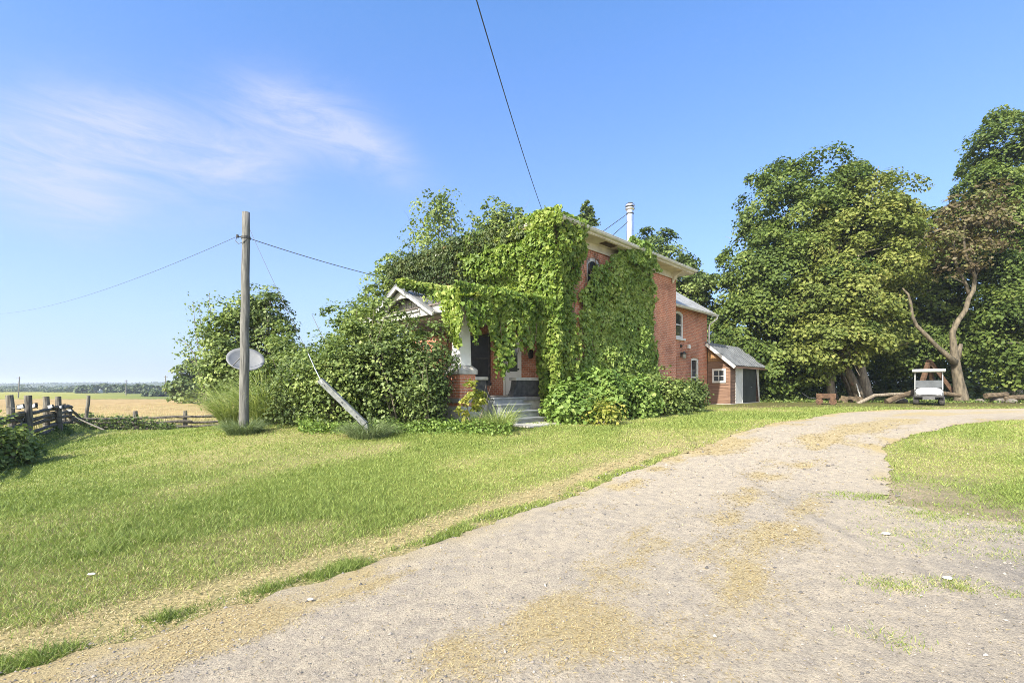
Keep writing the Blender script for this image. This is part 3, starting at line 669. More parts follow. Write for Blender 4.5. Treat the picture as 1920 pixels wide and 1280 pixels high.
def column(v, label=None):
    c_ = MB(); u = UF+.28; s = .29
    c_.add([(u-s*.72, v-s*.72, 1.62), (u+s*.72, v-s*.72, 1.62), (u+s*.72, v+s*.72, 1.62), (u-s*.72, v+s*.72, 1.62), (u-s*.6, v-s*.6, 3.2), (u+s*.6, v-s*.6, 3.2), (u+s*.6, v+s*.6, 3.2), (u-s*.6, v+s*.6, 3.2)], [(0, 3, 2, 1), (4, 5, 6, 7), (0, 1, 5, 4), (1, 2, 6, 5), (2, 3, 7, 6), (3, 0, 4, 7)])
    o = c_.build('porch_column', M_bright, house, bevel=.01)
    p = MB(); p.box(u-s, v-s, .45, u+s, v+s, 1.36); p.build('pedestal', M_brick, o)
    p = MB(); p.box(u-s-.02, v-s-.02, -.4, u+s+.02, v+s+.02, .447); p.build('footing', M_conc, o)
    p = MB(); k = s+.05; q = s*.72+.02
    p.add([(u-k, v-k, 1.363), (u+k, v-k, 1.363), (u+k, v+k, 1.363), (u-k, v+k, 1.363), (u-k, v-k, 1.5), (u+k, v-k, 1.5), (u+k, v+k, 1.5), (u-k, v+k, 1.5), (u-q, v-q, 1.615), (u+q, v-q, 1.615), (u+q, v+q, 1.615), (u-q, v+q, 1.615)],
          [(0, 3, 2, 1), (0, 1, 5, 4), (1, 2, 6, 5), (2, 3, 7, 6), (3, 0, 4, 7), (4, 5, 9, 8), (5, 6, 10, 9), (6, 7, 11, 10), (7, 4, 8, 11), (8, 9, 10, 11)]); p.build('pedestal_cap', M_conc, o, bevel=.012)
for v in (VB+.28, 5.85): column(v)
def halfwall(u0, u1, fl, fr):
    m_ = MB(); m_.prism([(u0-fl, .70), (u1+fr, .70), (u1+fr*.3, .92), (u1, 1.2), (u0, 1.2), (u0-fl*.3, .92)], (0, VB+.04, 0), (1, 0, 0), (0, 0, 1), (0, .22, 0))
    o = m_.build('half_wall', M_panel, house); c_ = MB(); c_.box(u0-.06, VB-.02, 1.203, u1+.06, VB+.32, 1.30); c_.build('half_wall_cap', M_conc, o, bevel=.02)
halfwall(UF+.62, -2.62, 0, .2); halfwall(-1.32, -.15, .18, 0)
mb = MB(); mb.prism([(VB+.6, .7), (5.5, .7), (5.5, 1.2), (VB+.6, 1.2)], (UF+.15, 0, 0), (0, 1, 0), (0, 0, 1), (.22, 0, 0)); o = mb.build('half_wall', M_panel, house); c_ = MB(); c_.box(UF+.09, VB+.58, 1.203, UF+.43, 5.5, 1.30); c_.build('half_wall_cap', M_conc, o, bevel=.02)
uf = UF-.28
mb = MB(); mb.box(uf, .15, 3.14, uf+.05, 6.5, 3.4); mb.box(uf+.05, .15, 3.14, -.02, .2, 3.4); mb.box(UF-.02, VB+.02, 3.12, UF+.3, 6.1, 3.32); mb.box(UF+.3, VB+.02, 3.12, -.02, VB+.3, 3.32); mb.build('porch_fascia', M_white, house)
mb = MB(); mb.box(uf+.05, .2, 3.33, -.01, 6.5, 3.36); mb.build('porch_ceiling', M_grey, house)
p_ = slab([(uf-.06, .08, 3.42), (-.02, .08, 3.86), (-.02, 6.6, 3.86), (uf-.06, 6.6, 3.42)], .05, Vector((-.1, 0, -1)).normalized()*-1); p_.build('porch_roof', M_shingle, house)
# little gable with an arched recess
gv0, gv1, gva, gz0, gz1 = 1.25, 4.85, 3.05, 3.12, 4.10; g0 = uf-.05
def arc_pts(c, w_, zb, rise, n=12): return [(c-w_+2*w_*i/n, zb+rise*math.sqrt(max(0, 1-(-1+2*i/n)**2))) for i in range(n+1)]
tri = [(gv0, gz0), (gv1, gz0), (gv1, gz0+.1), (gva, gz1), (gv0, gz0+.1)]; ho = arc_pts(gva, .98, 3.33, .46)
mb = MB()
for x in (g0, g0+.07): mb.sheet(Y3(tri, x), [Y3(ho, x)])
for L_ in (tri, ho):
    for i in range(len(L_)):
        (a0, z0), (a1, z1) = L_[i], L_[(i+1) % len(L_)]; mb.add([(g0, a0, z0), (g0, a1, z1), (g0+.07, a1, z1), (g0+.07, a0, z0)], [(0, 1, 2, 3)])
gb = mb.build('porch_gable', M_white, house)
mb = MB(); mb.sheet(Y3([(gva-1.05, 3.3), (gva+1.05, 3.3), (gva+1.0, 3.82), (gva-1.0, 3.82)], g0+.42))
for i in range(14): mb.box(g0+.395, gva-1+.15*i, 3.32, g0+.415, gva-.98+.15*i, 3.8)
mb.build('gable_panel', M_grey, gb)
mb = MB(); mb.box(g0-.05, gva-1.08, 3.27, g0+.45, gva+1.08, 3.326); mb.build('gable_shelf', M_grey, gb)
for s in (-1, 1):
    ve = gva+s*1.98; n_ = Vector((0, s*.5, .87)).normalized(); zb = 3.1
    m_ = slab([(g0-.2, ve, 3.14), (-.05, ve, 3.14), (-.05, gva, 4.2), (g0-.2, gva, 4.2)], .04, n_); k = 11
    for i in range(k+1):
        x = g0-.19+(3.7)*i/k; m_.beam((x, ve, 3.155), (x, gva-s*.0, 4.215), .03, .02, n_)
    m_.build('gable_roof', M_tin, gb)
    m_ = MB(); m_.beam((g0-.17, ve+s*-.02, 3.09), (g0-.17, gva, 4.14), .05, .13, n_); m_.build('bargeboard', M_white, gb)
# front door
mb = MB(); mb.box(.03, 1.58, .68, .1, 1.68, 2.8); mb.box(.03, 2.45, .68, .1, 2.55, 2.8); mb.box(.03, 1.68, 2.7, .1, 2.45, 2.8); mb.build('door_frame', M_bright, house)
mb = MB(); mb.sheet(Y3(rect(1.685, 2.445, .69, 2.69), .06), [Y3(rect(1.83, 2.30, 1.55, 2.5), .06)])
mb.box(.05, 1.80, .82, .058, 2.33, 1.38); mb.box(.045, 1.78, 1.5, .058, 2.35, 1.53); d_ = mb.build('front_door', M_bright, house)
mb = MB(); mb.sheet(Y3(rect(1.82, 2.31, 1.54, 2.51), .075)); mb.build('door_pane', M_glass, d_)
mb = MB(); mb.lathe([(0, -.06), (.03, -.055), (.03, -.03), (.012, -.02), (.012, .01)], (.05, 1.75, 1.62), 'x', 12); mb.build('door_handle', M_dark, d_)
mb = MB(); mb.box(-.05, 3.2, 1.15, -.003, 3.3, 3.0); mb.box(-.05, 4.7, 1.15, -.003, 4.8, 3.0); mb.box(-.05, 3.3, 2.9, -.003, 4.7, 3.0); mb.box(-.08, 3.15, 1.05, -.003, 4.85, 1.148); mb.box(-.045, 3.3, 2.05, -.003, 4.7, 2.12)  # dark window added where the brick wall lies in porch shade
pw = mb.build('window', M_panel, house); mb = MB(); mb.box(-.025, 3.3, 1.15, -.004, 4.7, 2.9); mb.build('pane', M_dim, pw)
mb = MB(); mb.box(-.12, 1.0, 2.0, -.01, 1.12, 2.26); mb.lathe([(0, 1.96), (.06, 1.98), (.08, 2.2), (0, 2.3)], (-.1, 1.06, 0), n=6); mb.build('porch_lantern', M_dark, house)

tag(link('path', MB().box(-2.9, -1.5, -.03, -.7, -.62, .012).build('path_tmp', M_conc).data, None, None, (P0.x, P0.y, H(*W(-1.9, -1)[:2])+.008), RZ), kind='structure')
bpy.data.objects.remove(bpy.data.objects['path_tmp'])

# porch chair
ch = empty('porch_chair', W(-2.95, 1.55, .68), RZ+R(200), 'pale cane-backed chair on the porch behind the brick pedestal', 'chair')
mb = MB(); mb.box(-.25, -.25, .4, .25, .25, .45); mb.build('seat', M_wood, ch, bevel=.02)
mb = MB(); mb.prism([(-.25, .46), (.25, .46), (.22, .95), (.12, 1.02), (-.12, 1.02), (-.22, .95)], (0, .22, 0), (1, 0, 0), (0, 0, 1), (0, .05, .0)); mb.build('backrest', M_cream, ch, bevel=.015)
for sx_ in (-.22, .22):
    for sy_ in (-.22, .22): mb = MB(); mb.box(sx_-.02, sy_-.02, 0, sx_+.02, sy_+.02, .4); mb.build('leg', M_wood, ch)

# ================================================================ WOODEN LEAN-TO GARAGE
gar = empty('wooden_garage', W(14.03, 0, 0), RZ, 'small brown clapboard garage with dark roll door at the far end of the house', 'garage')
def plankmat(name, a, b, c):
    m, nt, bs, out = newmat(name); f = noise(nt, 3.2, 6, (.35, .35, 5)); g = noise(nt, .9, 4)
    nt.links.new(mixc(nt, g, ramp(nt, f, [(.3, a), (.5, b), (.72, c)]), ramp(nt, f, [(.3, tuple(x*.55 for x in a)), (.7, tuple(x*.75 for x in c))])), bs.inputs['Base Color'])
    bs.inputs['Roughness'].default_value = .85; bump(nt, bs, f, .4, .01); return m
M_clap = plankmat('clapboard', (.14, .075, .05), (.22, .125, .082), (.31, .195, .13)); M_vert = plankmat('cedar_boards', (.24, .12, .05), (.33, .19, .085), (.40, .24, .12))
gz = .05; ve, vt = -.47, .70; GL = 4.72; eave, top = 2.42, 3.42      # local x runs along the door wall
def clap(p, q, z0, z1, nrm, holes=(), th=.03):
    """lapped boards between two plan points, skipping openings given as (s0,s1,z0,z1)"""
    m_ = MB(); p, q = Vector((*p, 0)), Vector((*q, 0)); d = (q-p); L = d.length; d.normalize(); nv = Vector((*nrm, 0)); z = z0
    while z < z1-.01:
        zz1 = min(z+.17, z1); spans = [(0, L)]
        for s0, s1, a, b in holes:
            if zz1 > a+.01 and z < b-.01: spans = [t for u0, u1 in spans for t in ((u0, min(u1, s0)), (max(u0, s1), u1)) if t[1]-t[0] > .01]
        for s0, s1 in spans:
            a, b = p+d*s0, p+d*s1
            m_.add([a+Vector((0, 0, z))+nv*th, b+Vector((0, 0, z))+nv*th, b+Vector((0, 0, zz1))+nv*.006, a+Vector((0, 0, zz1))+nv*.006, a+Vector((0, 0, z)), b+Vector((0, 0, z))], [(0, 1, 2, 3), (4, 5, 1, 0)])
        z += .17
    return m_
mb = clap((0, vt), (0, ve), gz, 2.34, (-1, 0)); mb2 = clap((0, ve), (GL, ve), gz, 2.34, (0, -1), [(.78, 4.5, -1, 2.1)])
b0 = len(mb.v); mb.v += mb2.v; mb.f += [tuple(i+b0 for i in f) for f in mb2.f]; mb.mi = [0]*len(mb.f)
mb.add([(.03, ve+.03, gz), (.03, vt, gz), (.03, vt, 2.34), (.03, ve+.03, 2.34)], [(0, 1, 2, 3)]); mb.add([(GL, ve, gz), (GL, 3.4, gz), (GL, 3.4, 2.5), (GL, vt, 3.3), (GL, ve, 2.33)], [(0, 1, 2, 3, 4)])
mb.build('wall', M_clap, gar)
mb = MB()
for i in range(9):
    v0, v1 = vt-.132*i, vt-.132*(i+1)+.006; zt = lambda v: eave+(top-eave)*(v-ve)/(vt-ve)-.09
    mb.prism([(v0, 2.345), (v1, 2.345), (v1, zt(v1)), (v0, zt(v0))], (-.03+.004*(i % 2), 0, 0), (0, 1, 0), (0, 0, 1), (.02, 0, 0))
mb.build('gable_boards', M_vert, gar)
mb = MB(); mb.box(-.045, ve-.04, gz, .0, ve+.05, 2.30); mb.box(0, ve-.045, gz, .1, ve-.0, 2.30); mb.box(-.045, vt-.07, gz, -.0, vt, 2.34); mb.build('corner_board', M_clap, gar)
sl2 = (top-eave)/(vt-ve); zz_ = lambda v: eave+(v-ve)*sl2
m_ = slab([(-.28, ve-.35, zz_(ve-.35)), (GL+.3, ve-.35, zz_(ve-.35)), (GL+.3, vt+.02, zz_(vt+.02)), (-.28, vt+.02, zz_(vt+.02))], .05); n_ = Vector((0, -sl2, 1)).normalized()
for i in range(13): x = -.25+i*.43; m_.beam((x, ve-.35, zz_(ve-.35)+.012), (x, vt, zz_(vt)+.012), .035, .022, n_)
m_.v += [(-.02, vt+.02, zz_(vt+.02)), (GL+.3, vt+.02, zz_(vt+.02)), (GL+.3, 3.6, 2.3), (-.02, 3.6, 2.3)]; k = len(m_.v); m_.f.append((k-4, k-3, k-2, k-1)); m_.mi = [0]*len(m_.f)
rf = m_.build('roof', M_tinblue, gar)
mb = MB(); mb.beam((-.3, ve-.37, zz_(ve-.37)-.11), (-.3, vt, zz_(vt)-.11), .035, .15, n_); mb.build('bargeboard', M_white, rf)
mb = MB(); mb.beam((-.28, ve-.36, zz_(ve-.36)-.1), (GL+.3, ve-.36, zz_(ve-.36)-.1), .03, .1); mb.build('fascia', M_clap, rf)
mb = MB(); c = (vt+ve)/2-.03
for a, b, cc, d in ((c-.36, c+.36, 1.18, 1.28), (c-.36, c+.36, 1.84, 1.94), (c-.36, c-.26, 1.28, 1.84), (c+.26, c+.36, 1.28, 1.84)): mb.box(-.065, a, cc, -.03, b, d)
wf = mb.build('window', M_white, gar, bevel=.005)
mb = MB(); mb.box(-.055, c-.018, 1.28, -.035, c+.018, 1.84); mb.box(-.0545, c-.26, 1.545, -.0355, c-.018, 1.575); mb.box(-.0545, c+.018, 1.545, -.0355, c+.26, 1.575); mb.build('muntin', M_white, wf)
mb = MB(); mb.box(-.042, c-.26, 1.28, -.036, c+.26, 1.84); mb.build('pane', M_glass, wf)
mb = MB(); mb.box(1.86, ve+.02, gz, 4.25, ve+.06, 2.0)
for i in range(7): mb.box(1.86, ve+.006, gz+.05+.275*i, 4.25, ve+.02, gz+.29+.275*i)
gd = mb.build('garage_door', mat2('charcoal_door', (.03, .035, .037), (.06, .065, .068), 3, .5, bmp=.03), gar)
mb = MB(); mb.lathe([(0, -.05), (.03, -.04), (.03, -.02), (.01, 0)], (3.3, ve+.006, .95), 'y', 10); mb.build('door_handle', M_steel, gd)
mb = MB(); mb.box(.79, ve-.035, gz, 1.82, ve-.005, 2.08); mb.build('side_panel', M_white, gar, bevel=.004)
mb = MB(); mb.box(1.86, ve-.03, 2.0, 4.5, ve+.02, 2.12); mb.box(1.82, ve-.045, gz, 1.86, ve+.02, 2.09); mb.build('door_trim', M_white, gar)
mb = MB(); mb.prism([(4.12, 1.99), (4.5, 1.99), (4.72, gz), (4.62, gz)], (0, ve-.06, 0), (1, 0, 0), (0, 0, 1), (0, .025, 0)); mb.build('leaning_trim', M_white, gar)
mb = MB(); mb.box(-.1, ve-.1, -.2, GL, vt, gz); mb.build('foundation', M_conc, gar)
# ================================================================ VINES ON THE HOUSE
M_vine = leafmat('bright_vine', [(0, (.07, .125, .022)), (.4, (.16, .245, .045)), (.7, (.275, .345, .075)), (1, (.42, .44, .12))], trans=.34, tcol=1.35)
M_ivy = leafmat('dark_ivy', [(0, (.03, .05, .018)), (.5, (.07, .105, .033)), (.85, (.13, .15, .045)), (1, (.24, .16, .09))], trans=.2)
M_vine2 = leafmat('green_vine', [(0, (.07, .13, .026)), (.45, (.18, .275, .062)), (.8, (.275, .365, .09)), (1, (.36, .42, .13))], trans=.28, tcol=1.3)
M_stem = mat2('vine_stem', (.10, .07, .045), (.2, .15, .1), 8, .9)
class Cloud:
    def __init__(s): s.P = []; s.N = []; s.T = []; s.S = []
    def add(s, P, N, T, S): s.P.append(P); s.N.append(N); s.T.append(T); s.S.append(S)
    def build(s, name, mat, rng, par, down=.6, **k):
        P = np.concatenate(s.P); return leaves(name, P, np.concatenate(s.N), np.concatenate(s.S), mat, rng, np.concatenate(s.T), down, parent=par, **k)
def sheet_leaves(cl, rng, n, face, amin, amax, zmin, zmax, mask, thick, size, off=.05, t0=.5, seed=0, dens=1., lean=0.):
    """leaves over a wall patch; face 'front' = wall u=0 (along v), 'side' = wall v=0 (along u); mask(a,z)->0..1"""
    a = rng.uniform(amin, amax, n); z = rng.uniform(zmin, zmax, n)
    k = rng.random(n) < mask(a, z); a, z = a[k], z[k]; n = len(a)
    bulge = fbm(a*1.1, z*1.1, seed, 4); lump = fbm(a*3.1, z*3.1, seed+7, 2)
    dep = off+lean*sm(4.3, 6.1, z)+thick*np.clip((bulge-.28)*1.7, 0, 1)*rng.uniform(.1, 1.05, n)+.2*(lump-.3)
    g = np.array([fbm(a*1.1+.05, z*1.1, seed, 4)-bulge, fbm(a*1.1, z*1.1+.05, seed, 4)-bulge])/.05*thick*1.2
    jit = rng.normal(size=(n, 3))*.72
    if face == 'front': P = np.stack([-dep, a, z], 1); N = np.stack([-np.ones(n), g[0]*-1, .35-g[1]], 1)
    else: P = np.stack([a, -dep, z], 1); N = np.stack([g[0]*-1, -np.ones(n), .35-g[1]], 1)
    cl.add(P, N+jit, np.clip(t0+.5*(fbm(a*.9, z*.9, seed+3, 3)-.5)+.25*(lump-.5)+rng.normal(0, .14, n), 0, 1), size*rng.uniform(.6, 1.35, n))
rng = np.random.default_rng(31)
vine = empty('climbing_vine', P0, RZ, 'bright yellow-green vine over the front corner of the house, spilling over the porch roof', 'vine')
C = Cloud(); N1 = lambda a, z, s: fbm(a*1.6, z*1.6, s, 3)-.5
# front wall above the porch
sheet_leaves(C, rng, 10500, 'front', -.35, 5.0, 3.5, 6.75, lambda a, z: sm(4.5, 4.0, a+1.6*N1(a, z, 1)-(.5*(z < 4.3)))*sm(6.75, 6.4, z-.0*a+.3*N1(a, z, 2)),   .6, .155, .08, .5, 1, lean=.42)
# lip over the gutter near the corner
sheet_leaves(C, rng, 2000, 'front', -.8, 3.2, 6.1, 6.62, lambda a, z: sm(3.2, 1.6, a)*.9, .25, .15, .62, .6, 4)
# corner column, front and side faces
sheet_leaves(C, rng, 6400, 'front', -.45, .75, 0, 6.4, lambda a, z: sm(.75, .45, a+.5*N1(a, z, 5)), .5, .15, .10, .5, 6, lean=.35)
sheet_leaves(C, rng, 7200, 'side', -.5, 1.15, 0, 6.5, lambda a, z: sm(1.05, .7, a+.75*N1(a, z, 8)+.10*(z < 4)+.15*np.sin(z*2.1)), .42, .15, .08, .47, 9, lean=.3)
# blanket over the porch roof
n = 7500; u = rng.uniform(-4.1, .0, n); v = rng.uniform(-.05, 4.3, n)
k = rng.random(n) < sm(3.6, 2.6, v+1.8*N1(u, v, 12)+.8*(-u-1.0)); u, v = u[k], v[k]; n = len(u)
bl = fbm(u*1.2, v*1.2, 13, 3); z = 3.47+.11*(u+4)+.55*np.clip(bl-.25, 0, 1)*rng.uniform(.5, 1, n)*sm(-.2, .5, v)
C.add(np.stack([u, v, z], 1), np.stack([-.4*np.ones(n), -.3*np.ones(n), np.ones(n)], 1)+rng.normal(size=(n, 3))*.45, np.clip(.68+.5*(bl-.5)+rng.normal(0, .13, n), 0, 1), .18*rng.uniform(.6, 1.3, n))
# curtain hanging from the porch's right end
prof_u = [-4.2, -3.9, -3.6, -3.42, -3.25, -3.1, -2.95, -2.7, -2.45, -2.25, -2.1, -1.9, -1.6, -1.35, -1.1, -.8, -.6, -.4, 0]
prof_z = [3.2, 3.0, 2.2, 2.1, 2.75, 2.85, 2.2, 1.5, 1.25, 1.45, 2.1, 2.25, 1.95, 2.0, 2.45, 2.4, 1.6, 0.3, 0]
def curtain(a, z):
    lim = np.interp(a, prof_u, prof_z)+.35*N1(a*1.7, z*.6, 21)
    return sm(lim-.1, lim+.35, z)*(1-.35*sm(lim+1., lim, z))
n0 = len(C.P); sheet_leaves(C, rng, 10500, 'side', -4.15, .2, 0, 3.85, curtain, .5, .155, .0, .46, 22)
C.P[-1][:, 1] += .12
# front edge drape by the column
sheet_leaves(C, rng, 1700, 'front', .0, 1.9, 2.1, 3.7, lambda a, z: sm(3.75-2.0*sm(.9, .1, a)-.35, 3.75-1.8*sm(.9, .1, a), z)*sm(1.9, 1.1, a), .25, .17, .0, .66, 25)
C.P[-1][:, 0] -= 3.95
# arm of vine creeping out along the service cable
POLE = at(457, 812); CA = Vector((POLE.x+.1, POLE.y, pt(462, 446, POLE.y).z)); CB = W(-.06, 1.6, 4.05)
def cable_pt(t): p = CA.lerp(CB, t); p.z -= .26*4*t*(1-t); return p
def to_house(p): d = Vector(p)-P0; return np.array([(d.x+d.y)*.70711, (d.y-d.x)*.70711, d.z])
ts = .47+.53*rng.random(5200)**.8
base = np.array([to_house(cable_pt(t)) for t in ts]); rad = (.16+.46*((ts-.47)/.53)**.7)[:, None]*(.6+.8*fbm(ts*14, ts*0, 27, 2))[:, None]
q = rand_unit(rng, len(ts)); q[:, 2] = q[:, 2]*.75-.2
C.add(base+q*rad*rng.uniform(.3, 1, (len(ts), 1)), q+UP*.7+rng.normal(size=q.shape)*.4, np.clip(.72-.25*(q[:, 2] < -.4)+rng.normal(0, .14, len(ts)), 0, 1), .17*rng.uniform(.6, 1.3, len(ts)))
C.build('foliage', M_vine, rng, vine)
mb = MB(); rr = random.Random(3)
for i in range(26):
    v = rr.uniform(-.1, .6); u = 0
    if i % 2: pts = [(-.06, v, 0)]; [pts.append((-.06-rr.uniform(0, .05), v+rr.uniform(-.25, .25)*(j*.4+.3), j*1.0)) for j in range(1, 7)]
    else: u = rr.uniform(.05, .9); pts = [(u, -.06, 0)]+[(u+rr.uniform(-.2, .2)*(j*.3+.3), -.05-rr.uniform(0, .05), j*1.0) for j in range(1, 7)]
    mb.tube(pts, [.03*(1-j*.12) for j in range(7)], 5)
for i in range(16):
    u = rr.uniform(-3.9, -.4); zl = float(np.interp(u, prof_u, prof_z)); mb.tube([(u, .12, 3.4), (u+rr.uniform(-.1, .1), .02, (3.4+zl)/2), (u+rr.uniform(-.15, .15), .05, zl)], .012, 4)
mb.build('stem', M_stem, vine)

# dark ivy to the left on the front wall
ivy = empty('wall_ivy', P0, RZ, 'dark green ivy sheet on the front wall left of the bright vine', 'ivy')
C = Cloud(); sheet_leaves(C, rng, 14500, 'front', 2.6, 9.2, 3.2, 6.9, lambda a, z: sm(2.6, 4.2, a)*sm(6.85, 6.5, z+.35*N1(a, z, 41)), .36, .12, .10, .42, 43, lean=.5)
sheet_leaves(C, rng, 5600, 'front', .6, 9.4, 5.95, 6.6, lambda a, z: sm(6.7, 6.45, z+.4*N1(a*2, z, 47))*sm(.4, 1.8, a), .22, .13, .66, .6, 48)
n = 3600; v = rng.uniform(-.4, 9.2, n); u = rng.uniform(-.75, .5, n); k = rng.random(n) < .55+N1(v*1.3, u, 44)*2; u, v = u[k], v[k]; n = len(u)
C.add(np.stack([u, v, 6.42+.18*(u+.6)+.22*fbm(v*1.4, u, 45, 3)*rng.uniform(.2, 1.3, n)], 1), UP+rng.normal(size=(n, 3))*.6, np.clip(rng.normal(.62, .25, n), 0, 1), .11*rng.uniform(.6, 1.3, n))
C.build('foliage', M_ivy, rng, ivy)
mb = MB()
for i in range(14):
    v = rr.uniform(4, 9); mb.tube([(-.05, v+rr.uniform(-.2, .2)*j*.4, .7+j*.95) for j in range(7)], [.028*(1-j*.12) for j in range(7)], 5)
mb.build('stem', M_stem, ivy)

# green vine on the side wall
sv = empty('side_wall_vine', P0, RZ, 'deep green vine climbing the side wall up to the stove pipe', 'vine')
ul = lambda z: np.interp(z, [0, 1.2, 2.4, 3.4, 4.05, 4.6, 5.0, 5.25, 5.5, 5.75, 6.2, 6.5], [.9, .95, 1.5, 1.0, 1.15, 1.4, 1.6, 1.8, 2.6, 2.75, 3.2, 3.7])
ur = lambda z: np.interp(z, [0, 1, 2.2, 3.5, 5.0, 5.6, 6.1, 6.6], [7.2, 6.9, 6.5, 6.35, 6.15, 5.8, 5.6, 5.35])
C = Cloud(); sheet_leaves(C, rng, 23000, 'side', .6, 7.4, 0, 6.15, lambda a, z: sm(ul(z)-.12, ul(z)+.2, a+.6*N1(a*1.5, z*1.5, 51))*sm(ur(z)+.12, ur(z)-.2, a+.6*N1(a*1.5, z*1.5, 52)), .36, .15, .05, .68, 53, lean=.3)
sheet_leaves(C, rng, 2600, 'side', 3.3, 6.6, 5.75, 6.7, lambda a, z: sm(3.5, 3.9, a+.4*N1(a, z, 55))*sm(6.3-.9*(z-5.8), 5.6-.7*(z-5.8), a+.5*N1(a, z, 56)), .25, .16, .5, .55, 57)
C.build('foliage', M_vine2, rng, sv)
mb = MB()
for i in range(18):
    u = rr.uniform(1.2, 6.2); mb.tube([(u+rr.uniform(-.15, .15)*j*.5, -.05-rr.uniform(0, .03), -.05+j*.98) for j in range(7)], [.03*(1-j*.12) for j in range(7)], 5)
mb.build('stem', M_stem, sv)
# ================================================================ BUSHES AND PLANTS ROUND THE HOUSE
M_bark = mat2('grey_bark', (.13, .105, .08), (.30, .26, .20), 5, .95, stretch=(3, 3, .6), bmp=.8)
M_pale = mat2('pale_bark', (.065, .055, .04), (.185, .152, .105), 4, .9, stretch=(2, 2, .6), bmp=.6)
M_lilac = leafmat('shrub_leaf', [(0, (.055, .09, .026)), (.45, (.145, .20, .052)), (.8, (.245, .30, .085)), (1, (.37, .41, .14))], trans=.26)
M_shade = leafmat('dark_shrub_leaf', [(0, (.035, .058, .018)), (.5, (.12, .17, .047)), (1, (.26, .31, .095))], trans=.22)
M_maple = leafmat('maple_leaf', [(0, (.05, .078, .02)), (.4, (.14, .175, .042)), (.75, (.24, .26, .07)), (1, (.33, .31, .10))], trans=.28, spec=.15)
M_maple2 = leafmat('deep_maple_leaf', [(0, (.03, .055, .014)), (.5, (.108, .155, .037)), (1, (.245, .285, .075))], trans=.26, spec=.15)
M_rust = leafmat('rusty_leaf', [(0, (.06, .05, .03)), (.35, (.12, .09, .052)), (.62, (.16, .135, .06)), (1, (.15, .19, .05))], trans=.25)
M_yel = leafmat('yellow_shrub_leaf', [(0, (.10, .14, .025)), (.5, (.24, .27, .05)), (1, (.45, .40, .10))], trans=.35)
M_reed = leafmat('reed_blade', [(0, (.12, .17, .05)), (.5, (.25, .31, .10)), (1, (.46, .48, .22))], trans=.3)
def limb(rng, p, d, L, r, n=6, wob=.25, lift=.15):
    pts = [np.array(p, float)]; d = np.array(d, float); d /= np.linalg.norm(d)
    for i in range(n):
        d = d+rng.normal(size=3)*wob*.5+UP*lift*.3; d /= np.linalg.norm(d); pts.append(pts[-1]+d*L/n)
    return pts, [r*(1-.85*i/n) for i in range(n+1)]
def shrub(name, base, hw, ht, mat, label, cat, seed, nl=6000, leaf=.1, group=None, cr=.35, stems=7, lobes=None, down=.15, fill=.25, flat=.8, ragged=.2):
    t = empty(name, base, 0, label, cat, group); rng = np.random.default_rng(seed)
    if lobes is None:
        lobes = [(0, 0, ht*.42, hw*.8, hw*.8, ht*.5)]
        for i in range(6):
            a = rng.uniform(0, 6.28); k = rng.uniform(.35, .62)
            lobes.append((math.cos(a)*hw*k, math.sin(a)*hw*k, ht*rng.uniform(.25, .72), hw*rng.uniform(.35, .55), hw*rng.uniform(.35, .55), ht*rng.uniform(.25, .36)))
    ncl = max(30, nl//38)
    crown('foliage', t, lobes, ncl, nl/ncl, leaf, mat, seed, cr=cr, flat=flat, fill=fill, ragged=ragged, down=down, shell=.7, tsp=.16)
    mb = MB()
    for i in range(stems):
        a = rng.uniform(0, 6.28); pts, rr_ = limb(rng, (math.cos(a)*.1*hw, math.sin(a)*.1*hw, -.05), (math.cos(a)*.5, math.sin(a)*.5, 1.4), ht*.95, .022+.008*ht, 6, .25); mb.tube(pts, [r*.6 for r in rr_], 5)
    mb.build('stem', M_bark, t); return t
def gp(px, D, lift=0.):
    x = (px-960)/F*D; return Vector((x, D, H(x, D)+lift))
BG = 'bushes in front of the porch'
def topz(py, D, base): return CZ+(HZ-py)/F*D-base.z
bush = [(748, 12.5, 606, 1.15, M_shade, 'dark glossy bush beside the brick porch pedestal', 19000, .095),
        (684, 13.3, 562, 1.3, M_lilac, 'tallest bush of the row, reaching the porch gable', 24000, .095),
        (632, 12.7, 645, 1.05, M_lilac, 'rounded bush behind the leaning grey post', 15000, .09),
        (566, 13.4, 652, .95, M_shade, 'low dark bush between the leaning post and the fountain grass', 12000, .09),
        (545, 15.5, 628, 1.15, M_lilac, 'light green bush with open twigs right of the satellite dish', 11000, .10),
        (665, 15.2, 590, 1.3, M_lilac, 'tall back bush hiding the left end of the porch', 14000, .10),
        (804, 12.3, 655, .42, M_shade, 'small dark bush touching the porch pedestal', 4500, .08)]
for i, (px, D, py, hw, m_, lb, nl, lf) in enumerate(bush):
    b = gp(px, D); shrub('bush', b, hw, topz(py, D, b), m_, lb, 'bush', 60+i, nl, lf, BG, cr=.38, ragged=.3)
S2 = 'shrubs along the side wall'
for i, (px, D, py, hw, m_, lb, nl, lf) in enumerate([
        (1072, 13.9, 728, .75, M_vine2, 'broad-leaved vine mound at the house corner beside the steps', 5200, .15),
        (1132, 14.9, 694, .75, M_vine2, 'largest leafy mound at the foot of the side wall', 6200, .15),
        (1190, 16.0, 712, .75, M_vine2, 'leafy mound below the right edge of the side wall vine', 7200, .13),
        (1240, 17.4, 704, .8, M_lilac, 'arching shrub at the far house corner', 8000, .11),
        (1286, 19.4, 718, .75, M_shade, 'dark shrub in front of the wing windows', 8000, .10),
        (1126, 13.2, 768, .42, M_yel, 'low pale green creeper at the lawn edge below the mounds', 1300, .10)]):
    b = gp(px, D); shrub('shrub', b, hw, topz(py, D, b), m_, lb, 'shrub', 80+i, nl, lf, S2, cr=.42, down=.3, ragged=.38)
